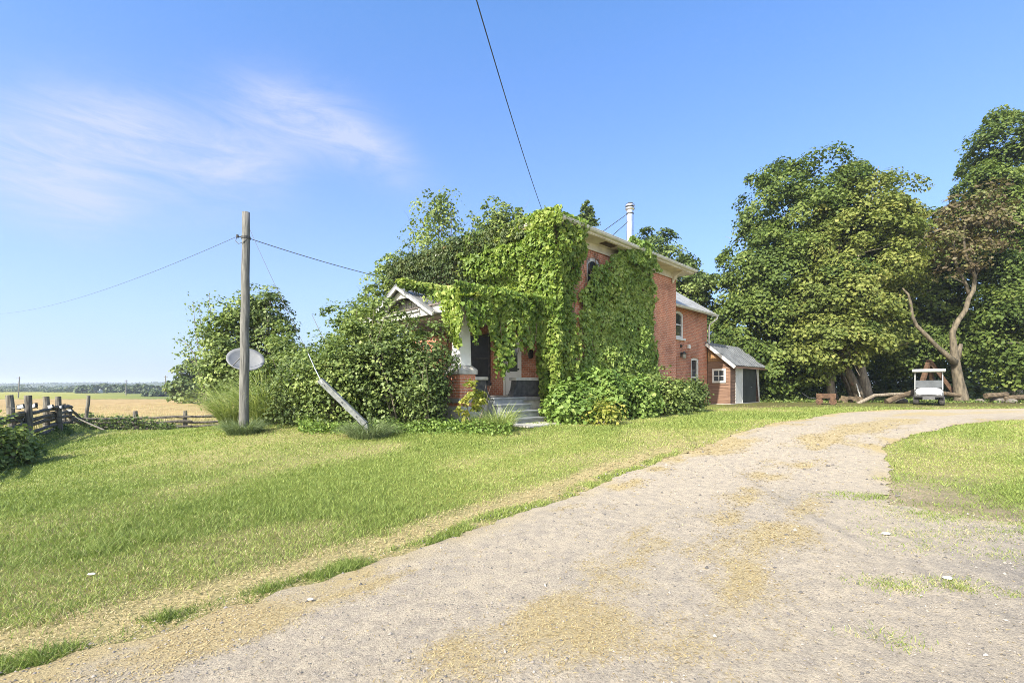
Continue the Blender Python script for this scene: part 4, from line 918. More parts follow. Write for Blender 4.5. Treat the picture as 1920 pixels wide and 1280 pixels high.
b = gp(888, 12.0); shrub('yellow_shrub', b, .36, topz(708, 12., b), M_yel, 'spindly yellow-green shrub in front of the brick porch pedestal', 'shrub', 95, 900, .11, cr=.2, stems=3, ragged=.3)
M_tuft = leafmat('grey_green_blade', [(0, (.07, .11, .04)), (.5, (.18, .235, .10)), (1, (.36, .40, .22))], trans=.2)
def tuft(name, base, n, ht, wd, label, seed, lean=(.3, 1.3), spread=.12, mat=None, droop=.45, group=None, t0=.45):
    t = empty(name, base, 0, label, 'grass clump', group); rng = np.random.default_rng(seed)
    r = spread*np.sqrt(rng.random(n)); a = rng.uniform(0, 6.28, n); az = a+rng.normal(0, .6, n)
    P = np.stack([r*np.cos(a), r*np.sin(a), -.03*np.ones(n)], 1)
    blades('blade_mass', P, ht*rng.uniform(.55, 1.15, n), wd*rng.uniform(.7, 1.3, n), rng.uniform(*lean, n), mat or M_reed, rng, rng.normal(t0, .2, n), seg=6, droop=droop, parent=t, az=az); return t
tuft('fountain_grass', gp(497, 13.4), 1000, 2.0, .02, 'tall arching fountain grass right behind the timber pole', 101, (.3, 1.15), .35, droop=.62, t0=.6)
tuft('fountain_grass', gp(436, 13.6), 700, 1.7, .02, 'tall arching fountain grass left behind the timber pole', 102, (.3, 1.1), .3, droop=.62, t0=.6)
for o_ in [o for o in bpy.data.objects if o.name.startswith('fountain_grass')]: o_['group'] = 'fountain grass behind the pole'
tuft('grass_tuft', POLE, 1300, .55, .011, 'low grass tuft around the foot of the timber pole', 103, (.4, 1.2), .36, t0=.45, droop=.6, mat=M_tuft)
LP = at(692, 818); tuft('grass_tuft', LP, 1700, .58, .011, 'low grass tuft around the foot of the leaning grey post', 104, (.4, 1.3), .46, t0=.5, droop=.6, mat=M_tuft)
tuft('reed_clump', gp(938, 11.9), 360, .85, .018, 'striped reed clump beside the porch steps', 105, (.3, 1.1), .3, t0=.6)
tuft('reed_clump', gp(905, 12.1), 220, .6, .018, 'short reeds mixed with weeds left of the porch steps', 106, (.3, 1.1), .3, t0=.5)
# low weeds along the foot of the bushes and the porch
rng = np.random.default_rng(110); n = 9000; px = rng.uniform(560, 960, n); D = 12.0+rng.normal(0, .33, n)-.35*sm(860, 960, px)+.1; x = (px-960)/F*D
C = Cloud(); hh = rng.random(n)**1.5*.30*(.4+fbm(x*1.5, D, 111, 3)); P = np.stack([x, D, hgt(x, D)+hh], 1)
C.add(P, rng.normal(size=(n, 3))*.7+UP*.8, np.clip(rng.normal(.5, .2, n), 0, 1), rng.uniform(.04, .09, n))
tag(leaves('weeds', P, C.N[0], C.S[0], M_vine2, rng, C.T[0]), kind='stuff')

# ================================================================ POLE, WIRES, LEANING POST, DISH
topP = pt(461.5, 398, POLE.y)
pole = empty('utility_pole', POLE, 0, 'bare weathered timber utility pole standing in the lawn left of the bushes', 'pole')
Hp = topP.z-POLE.z; lx = topP.x-POLE.x
mb = MB(); k = 14; mb.tube([(lx*i/k+.006*math.sin(i*1.7), .004*math.cos(i*2.3), -.3*(i == 0)+Hp*i/k) for i in range(k+1)], [.118-.030*i/k+.002*math.sin(i*2.1) for i in range(k+1)], 18)
mb.build('shaft', mat2('pole_timber', (.085, .083, .078), (.225, .218, .20), 7, .9, stretch=(5, 5, .35), bmp=.5), pole, smooth=True)
zc = CA.z-POLE.z
mb = MB(); mb.tube([(lx*.9-.1, .0, zc+.02), (lx*.9-.2, -.02, zc+.03)], .014, 6); mb.tube([(lx*.9-.2, -.02, zc+.0), (lx*.9-.2, -.02, zc+.07)], .03, 8); mb.build('insulator', M_dark, pole)
mb = MB(); mb.lathe([(.1, zc-.03), (.108, zc-.03), (.108, zc+.03), (.1, zc+.03)], (lx*.9, 0, 0), n=18); mb.build('band', M_dark, pole)
mb = MB(); mb.tube([(lx*.9-.2, -.05, zc+.02), (lx*.9-.22, -.06, zc-.1), (lx*.9-.12, -.11, zc-.18), (lx*.9, -.11, zc-.14), (lx*.9+.1, -.05, zc)], .008, 5); mb.build('jumper_wire', M_dark, pole)
M_wire = mat2('wire', (.03, .03, .032), (.07, .07, .07), 8, .5)
def wire(name, p, q, sag, r, label, n=40, parent=None, r1=None):
    p, q = Vector(p), Vector(q); m_ = MB(); pts = []
    for i in range(n+1):
        t = i/n; v = p.lerp(q, t); v.z -= sag*4*t*(1-t); pts.append(v)
    m_.tube(pts, [r+(r1-r)*i/n for i in range(n+1)] if r1 else r, 6); o = m_.build(name, M_wire, parent)
    return tag(o, label, 'cable') if label else o
m_ = MB(); m_.tube([cable_pt(i/40) for i in range(41)], .009, 6); tag(m_.build('service_cable', M_wire), 'overhead cable from the timber pole to the house, its end wrapped in vine', 'cable')
wire('service_cable', (1.05, 15.05, 6.52), (-3.15, -10, 7.45),   .87, .0085, 'thick dark cable dropping from overhead to the house eave corner', 60)
Lw = Vector((CA.x-.3, CA.y, CA.z+.02)); wire('overhead_wire', Lw, Lw+Vector((-24.4, 15.6, .45)), .55, .005, 'thin wire running from the timber pole away to the left', 50, r1=.0025)
# leaning post
lp = empty('leaning_post', LP, 0, 'short grey square post leaning left out of a grass tuft, with iron rod', 'post')
e1 = pt(600, 712, LP.y-.1)-LP; e0 = Vector((0, 0, 0)); kn = pt(685, 795, LP.y)-LP
mb = MB(); d_ = (e1-kn).normalized(); a_ = Vector((0, 1, 0)); b_2 = d_.cross(a_).normalized(); w0 = .062
mb.obox((kn+e1)/2, (e1-kn)/2, a_*w0, b_2*w0); mb.beam(kn+Vector((0, 0, 0)), Vector((.06, 0, -.2)), .11, .10, (0, 1, 0)); mb.build('post', mat2('grey_timber', (.15, .16, .155), (.27, .28, .27), 6, .85, stretch=(2, 4, 2), bmp=.3), lp)
rod = pt(590, 690, LP.y-.1)-LP
mb = MB(); mb.tube([e1-d_*.12+b_2*.0-a_*.07, rod, rod+(rod-e1)*.9+Vector((-.04, 0, .1))], .012, 6); mb.build('rod', M_steel, lp)
mb = MB(); q0 = e1-d_*.62-b_2*.07; mb.tube([q0-a_*.02, q0+Vector((.13, 0, -.36))], .014, 6); mb.build('strap', M_steel, lp)
mb = MB(); mb.tube([q0+Vector((.02, 0, 0)), Vector((-.12, 0, .12)), Vector((-.05, 0, 0))], .008, 5); mb.build('ground_wire', M_wire, lp)
for k, t in enumerate((.12, .5, .82)): mb = MB(); pb = e1.lerp(kn, t)-a_*w0; mb.tube([pb, pb-a_*.025], .014, 6); mb.build('bolt', M_dark, lp)
gw = LP+rod+(rod-e1)*.9+Vector((-.04, 0, .1)); wire('guy_wire', (POLE.x+lx*.93+.08, POLE.y, CA.z+.25), gw, .05, .0045, 'faint guy wire from the timber pole down to the leaning post', 24)
# satellite dish on its own mast behind the pole
dc = pt(460, 679, 13.0); db = gp(460, 13.05)
dish = empty('satellite_dish', db, 0, 'round pale grey satellite dish partly hidden behind the timber pole', 'satellite dish')
c0 = dc-db
mb = MB(); mb.tube([(0, .12, -.2), (0, .12, c0.z-.02)], .03, 10); mb.build('mast', M_steel, dish)
ax = Vector((.42, -.58, .72)).normalized(); a1 = Vector((.86, -.2, -.36)); a1 = (a1-ax*a1.dot(ax)).normalized(); a2 = ax.cross(a1)
mb = MB(); nr, nk = 6, 28; V = [c0-ax*.0]
for i in range(1, nr+1):
    r = .47*i/nr; V += [c0+a1*r*math.cos(6.28319*k/nk)+a2*r*math.sin(6.28319*k/nk)-ax*.0+ax*(.13*(i/nr)**2) for k in range(nk)]
nV = len(V); V += [v-ax*.02 for v in V]; Fs = []
for o_, s_ in ((0, 1), (nV, -1)):
    for k in range(nk): Fs.append((o_, o_+1+k, o_+1+(k+1) % nk)[::s_])
    for i in range(nr-1):
        for k in range(nk): b0 = o_+1+i*nk; Fs.append((b0+k, b0+nk+k, b0+nk+(k+1) % nk, b0+(k+1) % nk)[::s_])
b0 = 1+(nr-1)*nk
for k in range(nk): Fs.append((b0+k, b0+nV+k, b0+nV+(k+1) % nk, b0+(k+1) % nk))
mb.add(V, Fs); rfl = mb.build('reflector', mat2('dish_grey', (.15, .155, .16), (.21, .215, .22), 3, .5, bmp=.02), dish, smooth=True)
for k in range(8):
    a = 6.28319*k/8+.2; m_ = MB(); dr_ = a1*math.cos(a)+a2*math.sin(a)
    m_.tube([c0-ax*.03+dr_*.47*i/5+ax*.13*(i/5)**2 for i in range(6)], .008, 5); m_.build('rib', M_grey, rfl)
mb = MB(); mb.tube([c0-ax*.03, c0-ax*.12, Vector((0, .12, c0.z-.16))], .025, 8); mb.build('bracket', M_dark, dish)
mb = MB(); mb.tube([c0+a2*-.42+ax*.1, c0+ax*.42], .012, 6); mb.tube([c0+ax*.39, c0+ax*.49], .03, 8); mb.build('feed_arm', M_dark, dish)

# ================================================================ RAIL FENCE
def post(par, p, h, r, lean=(0, 0), name='post', m=None, sq=False):
    m_ = MB(); n = 6; rr_ = random.Random(int(p[0]*1000)); ln = Vector((lean[0], lean[1], 1)).normalized()
    m_.tube([Vector(p)+ln*(h*i/n-(.25 if i == 0 else 0))+Vector((rr_.uniform(-.01, .01), rr_.uniform(-.01, .01), 0)) for i in range(n+1)], [r*(1.1-.15*i/n)*rr_.uniform(.94, 1.06) for i in range(n+1)], 10)
    return m_.build(name, m or M_fence, par, smooth=False)
M_fence = mat2('fence_timber', (.08, .07, .058), (.25, .23, .195), 6, .95, stretch=(4, 4, .5), bmp=.8)
M_rail = mat2('split_rail', (.045, .04, .033), (.17, .15, .125), 6, .95, stretch=(2, 2, 2), bmp=.8)
def rail(par, p, q, w, rr_):
    m_ = MB(); n = 7; p, q = Vector(p), Vector(q); d = (q-p)
    m_.tube([p+d*(i/n)+Vector((0, 0, .018*math.sin(i*1.3+rr_.random()*2))) for i in range(n+1)], [w*rr_.uniform(.8, 1.15)*(.85 if i in (0, n) else 1) for i in range(n+1)], 5); return m_.build('rail', M_rail, par)
fb = gp(30, 13.2); fence = empty('rail_fence', fb, 0, 'old grey rail fence of paired posts running away along the left edge of the lawn', 'fence'); rr = random.Random(8)
FP = [(-30, 10.6, 738), (-60, 10.4, 737), (26, 12.8, 740), (53, 13.2, 741), (88, 15.6, 743), (111, 16.1, 743), (121, 18.4, 757), (134, 18.8, 762)]
posts = []
for px, D, py in FP:
    g = gp(px, D); hgt_ = pt(px, py, D).z-g.z; posts.append((g, hgt_)); post(fence, g-fb, hgt_, .088 if px < 115 else .07, (rr.uniform(-.05, .05)-.03, rr.uniform(-.03, .03)))
mids = [gp(-150, 7.4)]+[(posts[i][0]+posts[i+1][0])/2 for i in (0, 2, 4, 6)]+[gp(150, 22.6)]
for i in range(len(mids)-1):
    a, b = mids[i], mids[i+1]; dd = (b-a).normalized()*.4
    for k in range(5):
        z = .16+.2*k+rr.uniform(-.03, .03); off = Vector((rr.uniform(-.06, .06), rr.uniform(-.06, .06), 0)); rail(fence, a-dd-fb+Vector((0, 0, z))+off, b+dd-fb+Vector((0, 0, z+rr.uniform(-.08, .08)))+off, .062, rr)
for g, hh_ in posts[:8]:
    for z in (.42, .62):
        m_ = MB(); m_.lathe([(.095, z), (.108, z), (.108, z+.02), (.095, z+.02)], (g.x-fb.x, g.y-fb.y, g.z-fb.z), n=10); m_.build('wire_tie', M_dark, fence)
f2b = gp(253, 23.6); fence2 = empty('rail_fence', f2b, 0, 'low split rail fence across the bottom of the lawn before the wheat', 'fence')
for px, D, py, r in ((157, 22.6, 741, .07), (253, 23.6, 770, .10), (347, 24.4, 770, .10), (420, 25., 772, .09)):
    g = gp(px, D); post(fence2, g-f2b, pt(px, py, D).z-g.z, r, (.12 if px == 157 else rr.uniform(-.02, .02), 0))
seq = [gp(150, 22.5), gp(253, 23.5), gp(347, 24.3), gp(425, 25.2)]
for a, b in zip(seq[:-1], seq[1:]):
    dd = (b-a).normalized()*.35
    for k in range(4): rail(fence2, a-dd-f2b+Vector((0, -.1, .24+.25*k+rr.uniform(-.04, .04))), b+dd-f2b+Vector((0, -.1, .24+.25*k+rr.uniform(-.06, .06))), .065, rr)
m_ = MB(); p_a, p_b = pt(140, 782, 21.5), pt(200, 808, 19.6); m_.tube([p_a, p_b], .035, 7); tag(m_.build('fallen_rail', M_fence), 'single pale rail leaning down from the fence corner', 'rail')
# solar lamps clipped to the posts
lampm = mat2('lamp_panel', (.55, .56, .56), (.75, .76, .76), 5, .3, bmp=0)
for i, (pi, px, py, rz_, lb) in enumerate([(2, 39, 762, .5, 'white-faced solar lamp on the first thick fence post'), (3, 66, 760, -.4, 'black-framed solar lamp on the second fence post'), (4, 95, 762, .3, 'solar lamp on the third post of the left fence'), (5, 116, 763, -.2, 'solar lamp on the fourth post of the left fence'), (7, 131, 769, .4, 'solar lamp on the farthest short fence post')]):
    g, hh_ = posts[pi]; p = pt(px, py, g.y-.12); t = empty('solar_lamp', p, rz_, lb, 'solar lamp', 'solar lamps on the fence posts')
    m_ = MB(); m_.obox((0, 0, 0), (.075, 0, .02), (0, .03, 0), (-.012, 0, .06)); m_.build('housing', M_dark, t, bevel=.008)
    m_ = MB(); m_.obox((0, -.034, 0), (.058, 0, .0155), (0, .003, 0), (-.009, 0, .045)); m_.build('panel', lampm, t)
    m_ = MB(); m_.tube([(0, .02, -.05), (-.03, .06, -.08), Vector((g.x, g.y-.0, p.z))-p], .012, 5); m_.build('bracket', M_dark, t)
m_ = MB(); q0, q1 = posts[2][0]+Vector((.1, -.1, .55)), posts[3][0]+Vector((0, -.1, .85)); m_.tube([q0, q0.lerp(q1, .5)-Vector((0, 0, .1)), q1], .014, 6); tag(m_.build('rope', M_conc), 'pale rope tied between the first pair of fence posts', 'rope')
b = gp(4, 9.4); shrub('bush', b, .62, topz(798, 9.4, b), M_lilac, 'leafy bush at the left edge of view in front of the rail fence', 'bush', 78, 4200, .085, None, cr=.3)
# weeds along the fence
rng = np.random.default_rng(120); n = 30000; t = rng.random(n); L0, L1 = np.array([-9.2, 6.6]), np.array([-19.6, 22.0])
off = np.abs(rng.normal(0, 1, n)); w_ = (.5+.7*sm(.45, .1, t))*.33
x = L0[0]+(L1[0]-L0[0])*t+.8*(off*w_-.25); y = L0[1]+(L1[1]-L0[1])*t+.6*(off*w_-.25)
hm = (.30+.75*sm(.5, .2, t))*(.5+.9*fbm(x*1.2, y*1.2, 121, 3)); z = hm*rng.random(n)**.8*np.clip(1.25-off*.55, .1, 1)
P = np.stack([x, y, hgt(x, y)+z], 1)
tag(leaves('fence_weeds', P, rng.normal(size=(n, 3))*.7+UP*.6, rng.uniform(.05, .12, n), M_lilac, rng, np.clip(rng.normal(.4, .2, n), 0, 1), .1), kind='stuff')
n = 9000; k = rng.integers(0, 30000, n); bs_ = np.stack([x[k], y[k], hgt(x[k], y[k])], 1)
tag(blades('fence_grass', bs_, rng.uniform(.15, .45, n)*(.6+.7*sm(.5, .2, t[k])), rng.uniform(.008, .016, n), rng.uniform(.2, 1., n), M_reed, rng, rng.normal(.3, .2, n), seg=3, droop=.3), kind='stuff')
n = 9000; px = rng.uniform(140, 430, n); D = 23.6+(px-253)/94*.8+rng.normal(.1, .5, n); x = (px-960)/F*D
P = np.stack([x, D, hgt(x, D)+rng.random(n)**1.1*1.15*(.35+fbm(x*.8, D, 122, 3))*sm(430, 230, px)], 1)
tag(leaves('fence_weeds', P, rng.normal(size=(n, 3))*.7+UP*.6, rng.uniform(.07, .16, n), M_shade, rng, np.clip(rng.normal(.45, .22, n), 0, 1), .1), kind='stuff')

# ================================================================ TREES
def tree(name, base, lobes, label, seed, ncl, nlf, leaf, mat, trunk=None, group=None, cr=.8, bark=None, tr=.16, limbs=9, cat='tree', th=None, **k):
    t = empty(name, base, 0, label, cat, group); rng = np.random.default_rng(seed)
    crown('crown', t, lobes, ncl, nlf, leaf, mat, seed, cr=cr, **k)
    zt = th or max(l[2]+l[5]*.5 for l in lobes); tp = trunk or [(0, 0, -.2), (.1, 0, zt*.25), (-.05, .1, zt*.55), (.05, 0, zt)]
    mb = MB(); n = 12; tt = np.linspace(0, 1, n+1); q = np.array(tp, float); s_ = np.linspace(0, 1, len(q))
    pts = np.stack([np.interp(tt, s_, q[:, i]) for i in range(3)], 1)+np.concatenate([np.zeros((1, 3)), rng.normal(0, .03, (n, 3))]); r = tr*(1-.8*tt); r[0] *= 1.45; r[1] *= 1.1
    mb.tube(pts, list(r), 10); mb.build('trunk', bark or M_bark, t, smooth=True)
    mb = MB()
    for i in range(limbs):
        L_ = lobes[i % len(lobes)]; st = pts[rng.integers(3, 9)]; tg = np.array(L_[:3])+rand_unit(rng, 1)[0]*np.array(L_[3:])*.6; d = tg-st
        p_, r_ = limb(rng, st, d, np.linalg.norm(d), tr*.42, 7, .2, .05); mb.tube(p_, r_, 6)
        for j in range(3):
            a = p_[3+j]; p2, r2 = limb(rng, a, d*.5+rng.normal(size=3)*np.linalg.norm(d)*.4, np.linalg.norm(d)*.45, tr*.16, 5, .3, .1); mb.tube(p2, r2, 4)
    if limbs: mb.build('limbs', bark or M_bark, t)
    return t
def px_lobe(base, px, py, hwpx, hhpx, D, depth=None):
    """ellipsoid lobe whose outline sits round a point seen in the photo, local to base"""
    c = pt(px, py, D)-base; cosv = math.cos(math.atan((px-960)/F)); r = hwpx*D/F*cosv
    return (c.x, c.y, c.z, r, depth or r, hhpx*D/F)
MG = 'maples along the back of the drive'
b = gp(1560, 31.5); tree('maple_tree', b, [px_lobe(b, 1500, 400, 112, 100, 33), px_lobe(b, 1440, 520, 96, 90, 32), px_lobe(b, 1510, 560, 105, 100, 30.5), px_lobe(b, 1410, 620, 72, 66, 31), px_lobe(b, 1470, 680, 80, 42, 29.5)],
     'broad dark maple with domed crown nearest the garage', 201, 520, 165, .21, M_maple2, trunk=[(0, 0, -.2), (-.1, 0, 2), (-.6, .2, 5), (-1.5, .8, 9)], group=MG, tr=.30, cr=.95, flat=.7, fill=.12, limbs=16, down=.15, upb=.4)
b = gp(1612, 29.5); tree('maple_tree', b, [px_lobe(b, 1620, 395, 92, 82, 31), px_lobe(b, 1600, 480, 108, 90, 29.5), px_lobe(b, 1655, 495, 78, 85, 32), px_lobe(b, 1570, 570, 95, 60, 28.5), px_lobe(b, 1628, 608, 78, 55, 30), px_lobe(b, 1560, 645, 90, 42, 27.8)],
     'olive-tinged maple with leaning trunks in the middle of the row', 202, 520, 165, .21, M_maple, trunk=[(0, 0, -.2), (-.9, .3, 1.9), (-1.6, .5, 3.6), (-1.2, .8, 8)], group=MG, tr=.34, cr=.9, flat=.65, fill=.12, down=.15, upb=.4, bark=M_bark, limbs=14)
b = gp(1905, 31); tree('maple_tree', b, [px_lobe(b, 1905, 330, 105, 120, 33), px_lobe(b, 1860, 420, 85, 100, 32), px_lobe(b, 1915, 520, 95, 95, 30), px_lobe(b, 1890, 620, 85, 70, 28.5), px_lobe(b, 1985, 430, 100, 170, 31), px_lobe(b, 1925, 680, 80, 45, 28)],
     'tallest maple, cut by the right edge of view', 203, 540, 165, .21, M_maple2, trunk=[(0, 0, -.2), (.1, .3, 3), (.2, .8, 6), (.3, 1.2, 10)], group=MG, tr=.34, cr=.95, flat=.7, fill=.22, down=.15, upb=.4, limbs=12)
b = gp(1745, 34); tree('maple_tree', b, [px_lobe(b, 1745, 470, 75, 70, 35), px_lobe(b, 1735, 560, 80, 90, 34), px_lobe(b, 1770, 640, 85, 60, 32), px_lobe(b, 1690, 640, 60, 60, 33)],
     'lower maple filling the gap behind the golf cart', 204, 360, 160, .21, M_maple2, group=MG, tr=.24, cr=1.05, flat=.5, fill=.22)
b = gp(1800, 27.6); br = pt(1800, 640, 27.6)-b
rt = empty('rusty_tree', b, 0, 'thin pale-barked tree with forked bare trunk and rusty brown leaves', 'tree', None)
crown('crown', rt, [px_lobe(b, 1815, 405, 62, 58, 28.4), px_lobe(b, 1782, 455, 48, 48, 27.9), px_lobe(b, 1850, 425, 44, 60, 28.4), px_lobe(b, 1800, 480, 40, 34, 27.6)], 120, 42, .21, M_rust, 205, cr=.8, flat=.5, fill=.35, ragged=.4)
rng = np.random.default_rng(206)
def pxline(l, D): return [pt(x_, y_, D)-b for x_, y_ in l]
mb = MB(); mb.tube([(0, 0, -.3)]+pxline([(1803, 745), (1797, 715), (1793, 690), (1790, 668), (1787, 640), (1786, 622), (1797, 600), (1810, 582), (1816, 560), (1825, 545), (1828, 520), (1820, 495), (1810, 476), (1806, 440), (1812, 405)], 27.6), [.42, .34, .27, .24, .21, .16, .145, .135, .125, .12, .11, .1, .09, .075, .05, .03], 12); tk = mb.build('trunk', M_pale, rt, smooth=True)
mb = MB(); mb.tube(pxline([(1794, 672), (1799, 655), (1802, 645)], 27.6), [.2, .13, .09], 9); mb.build('limb_stub', M_pale, rt, smooth=True)
mb = MB(); mb.tube(pxline([(1790, 680), (1775, 665), (1757, 650), (1738, 630), (1718, 610), (1710, 592), (1708, 570), (1703, 552), (1692, 540)], 27.4), [.2, .14, .12, .115, .1, .09, .075, .06, .03], 9); mb.build('limb', M_pale, rt, smooth=True)
mb = MB(); mb.tube(pxline([(1818, 558), (1812, 535), (1800, 512), (1792, 495), (1788, 470), (1790, 440)], 27.8), [.1, .085, .075, .06, .045, .02], 7); mb.build('limb', M_pale, rt, smooth=True)
mb = MB(); mb.tube(pxline([(1806, 530), (1795, 524), (1782, 519)], 27.7), [.035, .028, .012], 5); mb.build('twig', M_pale, rt); mb = MB(); mb.tube(pxline([(1829, 520), (1838, 500), (1845, 488)], 27.7), [.045, .035, .015], 5); mb.build('twig', M_pale, rt); mb = MB(); mb.tube(pxline([(1786, 622), (1786, 610), (1789, 600)], 27.6), [.03, .022, .01], 5); mb.build('twig', M_pale, rt)
# bare leaning trunks under the middle maple
for i, (l, r_, lb) in enumerate([([(1617, 752), (1604, 725), (1592, 700), (1585, 680)], .26, 'pale leaning trunk with tools propped against it'), ([(1560, 748), (1557, 720), (1553, 695), (1548, 670)], .2, 'upright trunk standing behind the little wagon'), ([(1628, 748), (1622, 722), (1616, 700), (1612, 675)], .3, 'thick shaded trunk just right of the leaning one')]):
    D_ = 28.2+i*.5; g = gp(l[0][0], D_); mb = MB(); mb.tube([(0, 0, -.3)]+[pt(x_, y_, D_)-g for x_, y_ in l[1:]]+[pt(l[-1][0]-14, l[-1][1]-50, D_+.6)-g], [r_*1.25, r_, r_*.85, r_*.7, r_*.3], 10)
    t = mb.build('tree_trunk', M_pale if i == 0 else M_bark, None, smooth=True, loc=g); tag(t, lb, 'trunk', 'trunks under the middle maple')
# trees behind the house
HG = 'trees behind the house'
b = gp(1245, 36); tree('backyard_tree', b, [px_lobe(b, 1235, 520, 70, 78, 36), px_lobe(b, 1195, 520, 50, 60, 37), px_lobe(b, 1275, 540, 45, 60, 35)], 'dark round tree rising behind the stove pipe', 211, 150, 200, .21, M_shade, group=HG, cr=1.1, tr=.25)
b = gp(1310, 37); tree('backyard_tree', b, [px_lobe(b, 1312, 590, 42, 72, 37), px_lobe(b, 1330, 650, 50, 60, 36), px_lobe(b, 1360, 690, 50, 40, 36)], 'shaded tree between the brick wing and the maples', 212, 130, 200, .21, M_shade, group=HG, cr=1.0, tr=.25)
b = gp(822, 29); tree('birch_tree', b, [px_lobe(b, 805, 425, 36, 44, 29), px_lobe(b, 838, 400, 22, 32, 29), px_lobe(b, 865, 430, 26, 34, 29), px_lobe(b, 825, 470, 50, 22, 29), px_lobe(b, 832, 378, 10, 10, 29)], 'airy birch with drooping twigs above the ivy-covered eave', 213, 100, 34, .19, M_lilac, group=HG, cr=.6, tr=.1, bark=M_pale, down=.7, fill=.3, ragged=.3, flat=1.1)
b = gp(940, 33); tree('backyard_tree', b, [px_lobe(b, 915, 440, 30, 42, 33), px_lobe(b, 955, 425, 34, 34, 33), px_lobe(b, 930, 400, 22, 15, 33), px_lobe(b, 975, 445, 22, 30, 33)], 'pale loose-leaved tree right of the birch', 214, 130, 45, .22, M_lilac, group=HG, cr=.7, tr=.14, fill=.3, ragged=.3)
b = gp(738, 23.5); tree('backyard_tree', b, [px_lobe(b, 745, 520, 36, 40, 23.5), px_lobe(b, 715, 560, 34, 45, 23.5), px_lobe(b, 690, 600, 34, 40, 23.5), px_lobe(b, 770, 560, 30, 60, 23.8)], 'small tree at the left end of the ivy wall', 215, 190, 50, .16, M_lilac, group=HG, cr=.6, tr=.12, fill=.3, ragged=.25)
b = gp(1099, 36); sp = empty('spruce_tree', b, 0, 'tip of a dark spruce showing above the roof', 'tree', HG); rng = np.random.default_rng(216); zt = pt(1099, 379, 36).z-b.z
C = Cloud(); mb = MB(); mb.tube([(0, 0, -.2), (0, 0, zt)], [.22, .02], 8); mb.build('trunk', M_bark, sp)
for k in range(260):
    z = zt*(1-rng.random()**.9*.5); L_ = .28+(zt-z)*.42*rng.uniform(.7, 1.15); a = rng.uniform(0, 6.28); n = int(28+40*L_); s_ = rng.random(n)**.7
    P = np.stack([np.cos(a)*L_*s_, np.sin(a)*L_*s_, z-.28*L_*s_+.15*L_*s_**2], 1)+rng.normal(0, .07, (n, 3)); C.add(P, rng.normal(size=(n, 3))+UP, np.clip(rng.normal(.4, .2, n), 0, 1), rng.uniform(.1, .22, n))
C.build('crown', M_shade, rng, sp, .3)
# tree group left of the pole
LG = 'trees left of the timber pole'
b = gp(425, 17.5); tree('hedge_tree', b, [px_lobe(b, 432, 650, 46, 62, 17.5), px_lobe(b, 440, 590, 32, 40, 17.6), px_lobe(b, 418, 700, 36, 42, 17.3), px_lobe(b, 445, 700, 45, 48, 17.3)], 'bushy tree with yellow-green left flank behind the satellite dish', 221, 210, 62, .13, M_lilac, group=LG, cr=.5, tr=.1, fill=.3, down=.2)
b = gp(505, 18); tree('hedge_tree', b, [px_lobe(b, 510, 610, 36, 60, 18), px_lobe(b, 490, 580, 30, 42, 18), px_lobe(b, 520, 650, 34, 50, 18), px_lobe(b, 485, 680, 45, 50, 17.8)], 'dark upright tree with spiky twigs right of the pole', 222, 200, 60, .12, M_shade, group=LG, cr=.45, tr=.1, fill=.3, ragged=.28)
t = empty('sapling', gp(372, 18.5), 0, 'thin airy sapling with bare shoots left of the bushy tree', 'sapling'); b = t.location; rng = np.random.default_rng(223); mb = MB(); C = Cloud()
for l in ([(380, 760), (378, 680), (366, 620), (362, 562)], [(382, 760), (385, 670), (376, 610), (374, 570)], [(385, 760), (398, 650), (395, 590), (392, 546)], [(380, 740), (366, 665), (350, 645), (338, 635)], [(384, 740), (372, 690), (352, 668), (343, 660)]):
    pts = [pt(x_, y_, 18.5)-b for x_, y_ in l]; mb.tube(pts, [.028, .02, .014, .005], 5)
    for i in range(3):
        n = 46; s_ = rng.random((n, 1)); P = np.array(pts[i])*(1-s_)+np.array(pts[i+1])*s_+rng.normal(0, .16, (n, 3)); C.add(P, rng.normal(size=(n, 3)), np.clip(rng.normal(.6, .2, n), 0, 1), rng.uniform(.06, .13, n))
C.build('foliage', M_lilac, rng, t, .2); mb.build('stem', M_bark, t)
b = gp(358, 58); tree('distant_tree', b, [px_lobe(b, 362, 700, 24, 26, 58), px_lobe(b, 350, 725, 26, 20, 58), px_lobe(b, 375, 725, 30, 22, 58), px_lobe(b, 338, 738, 18, 9, 57)], 'dark tree standing alone at the edge of the wheat field', 224, 110, 60, .42, M_shade, cr=1.1, tr=.25)
rng = np.random.default_rng(225)
for i, (px, D, hw, py, lb) in enumerate([(163, 230, 17, 724, 'round far tree beside the white shed'), (200, 250, 22, 721, 'pair-crowned far tree right of the white shed'), (250, 210, 34, 720, 'widest far tree in the middle of the skyline'), (285, 260, 14, 726, 'low far tree near the grey roof'), (296, 150, 16, 731, 'pale bushy willow beyond the wheat')]):
    b = gp(px, D); tz = topz(py, D, b); r = hw*D/F
    tree('far_tree', b, [(0, 0, tz*.6, r, r, tz*.42), (r*.5, 0, tz*.42, r*.7, r, tz*.4), (-r*.5, 0, tz*.45, r*.6, r, tz*.4)], lb, 230+i, 45, 26, D*.0055, mfar, group='far trees on the skyline', cr=D*.008, tr=.3, limbs=0)
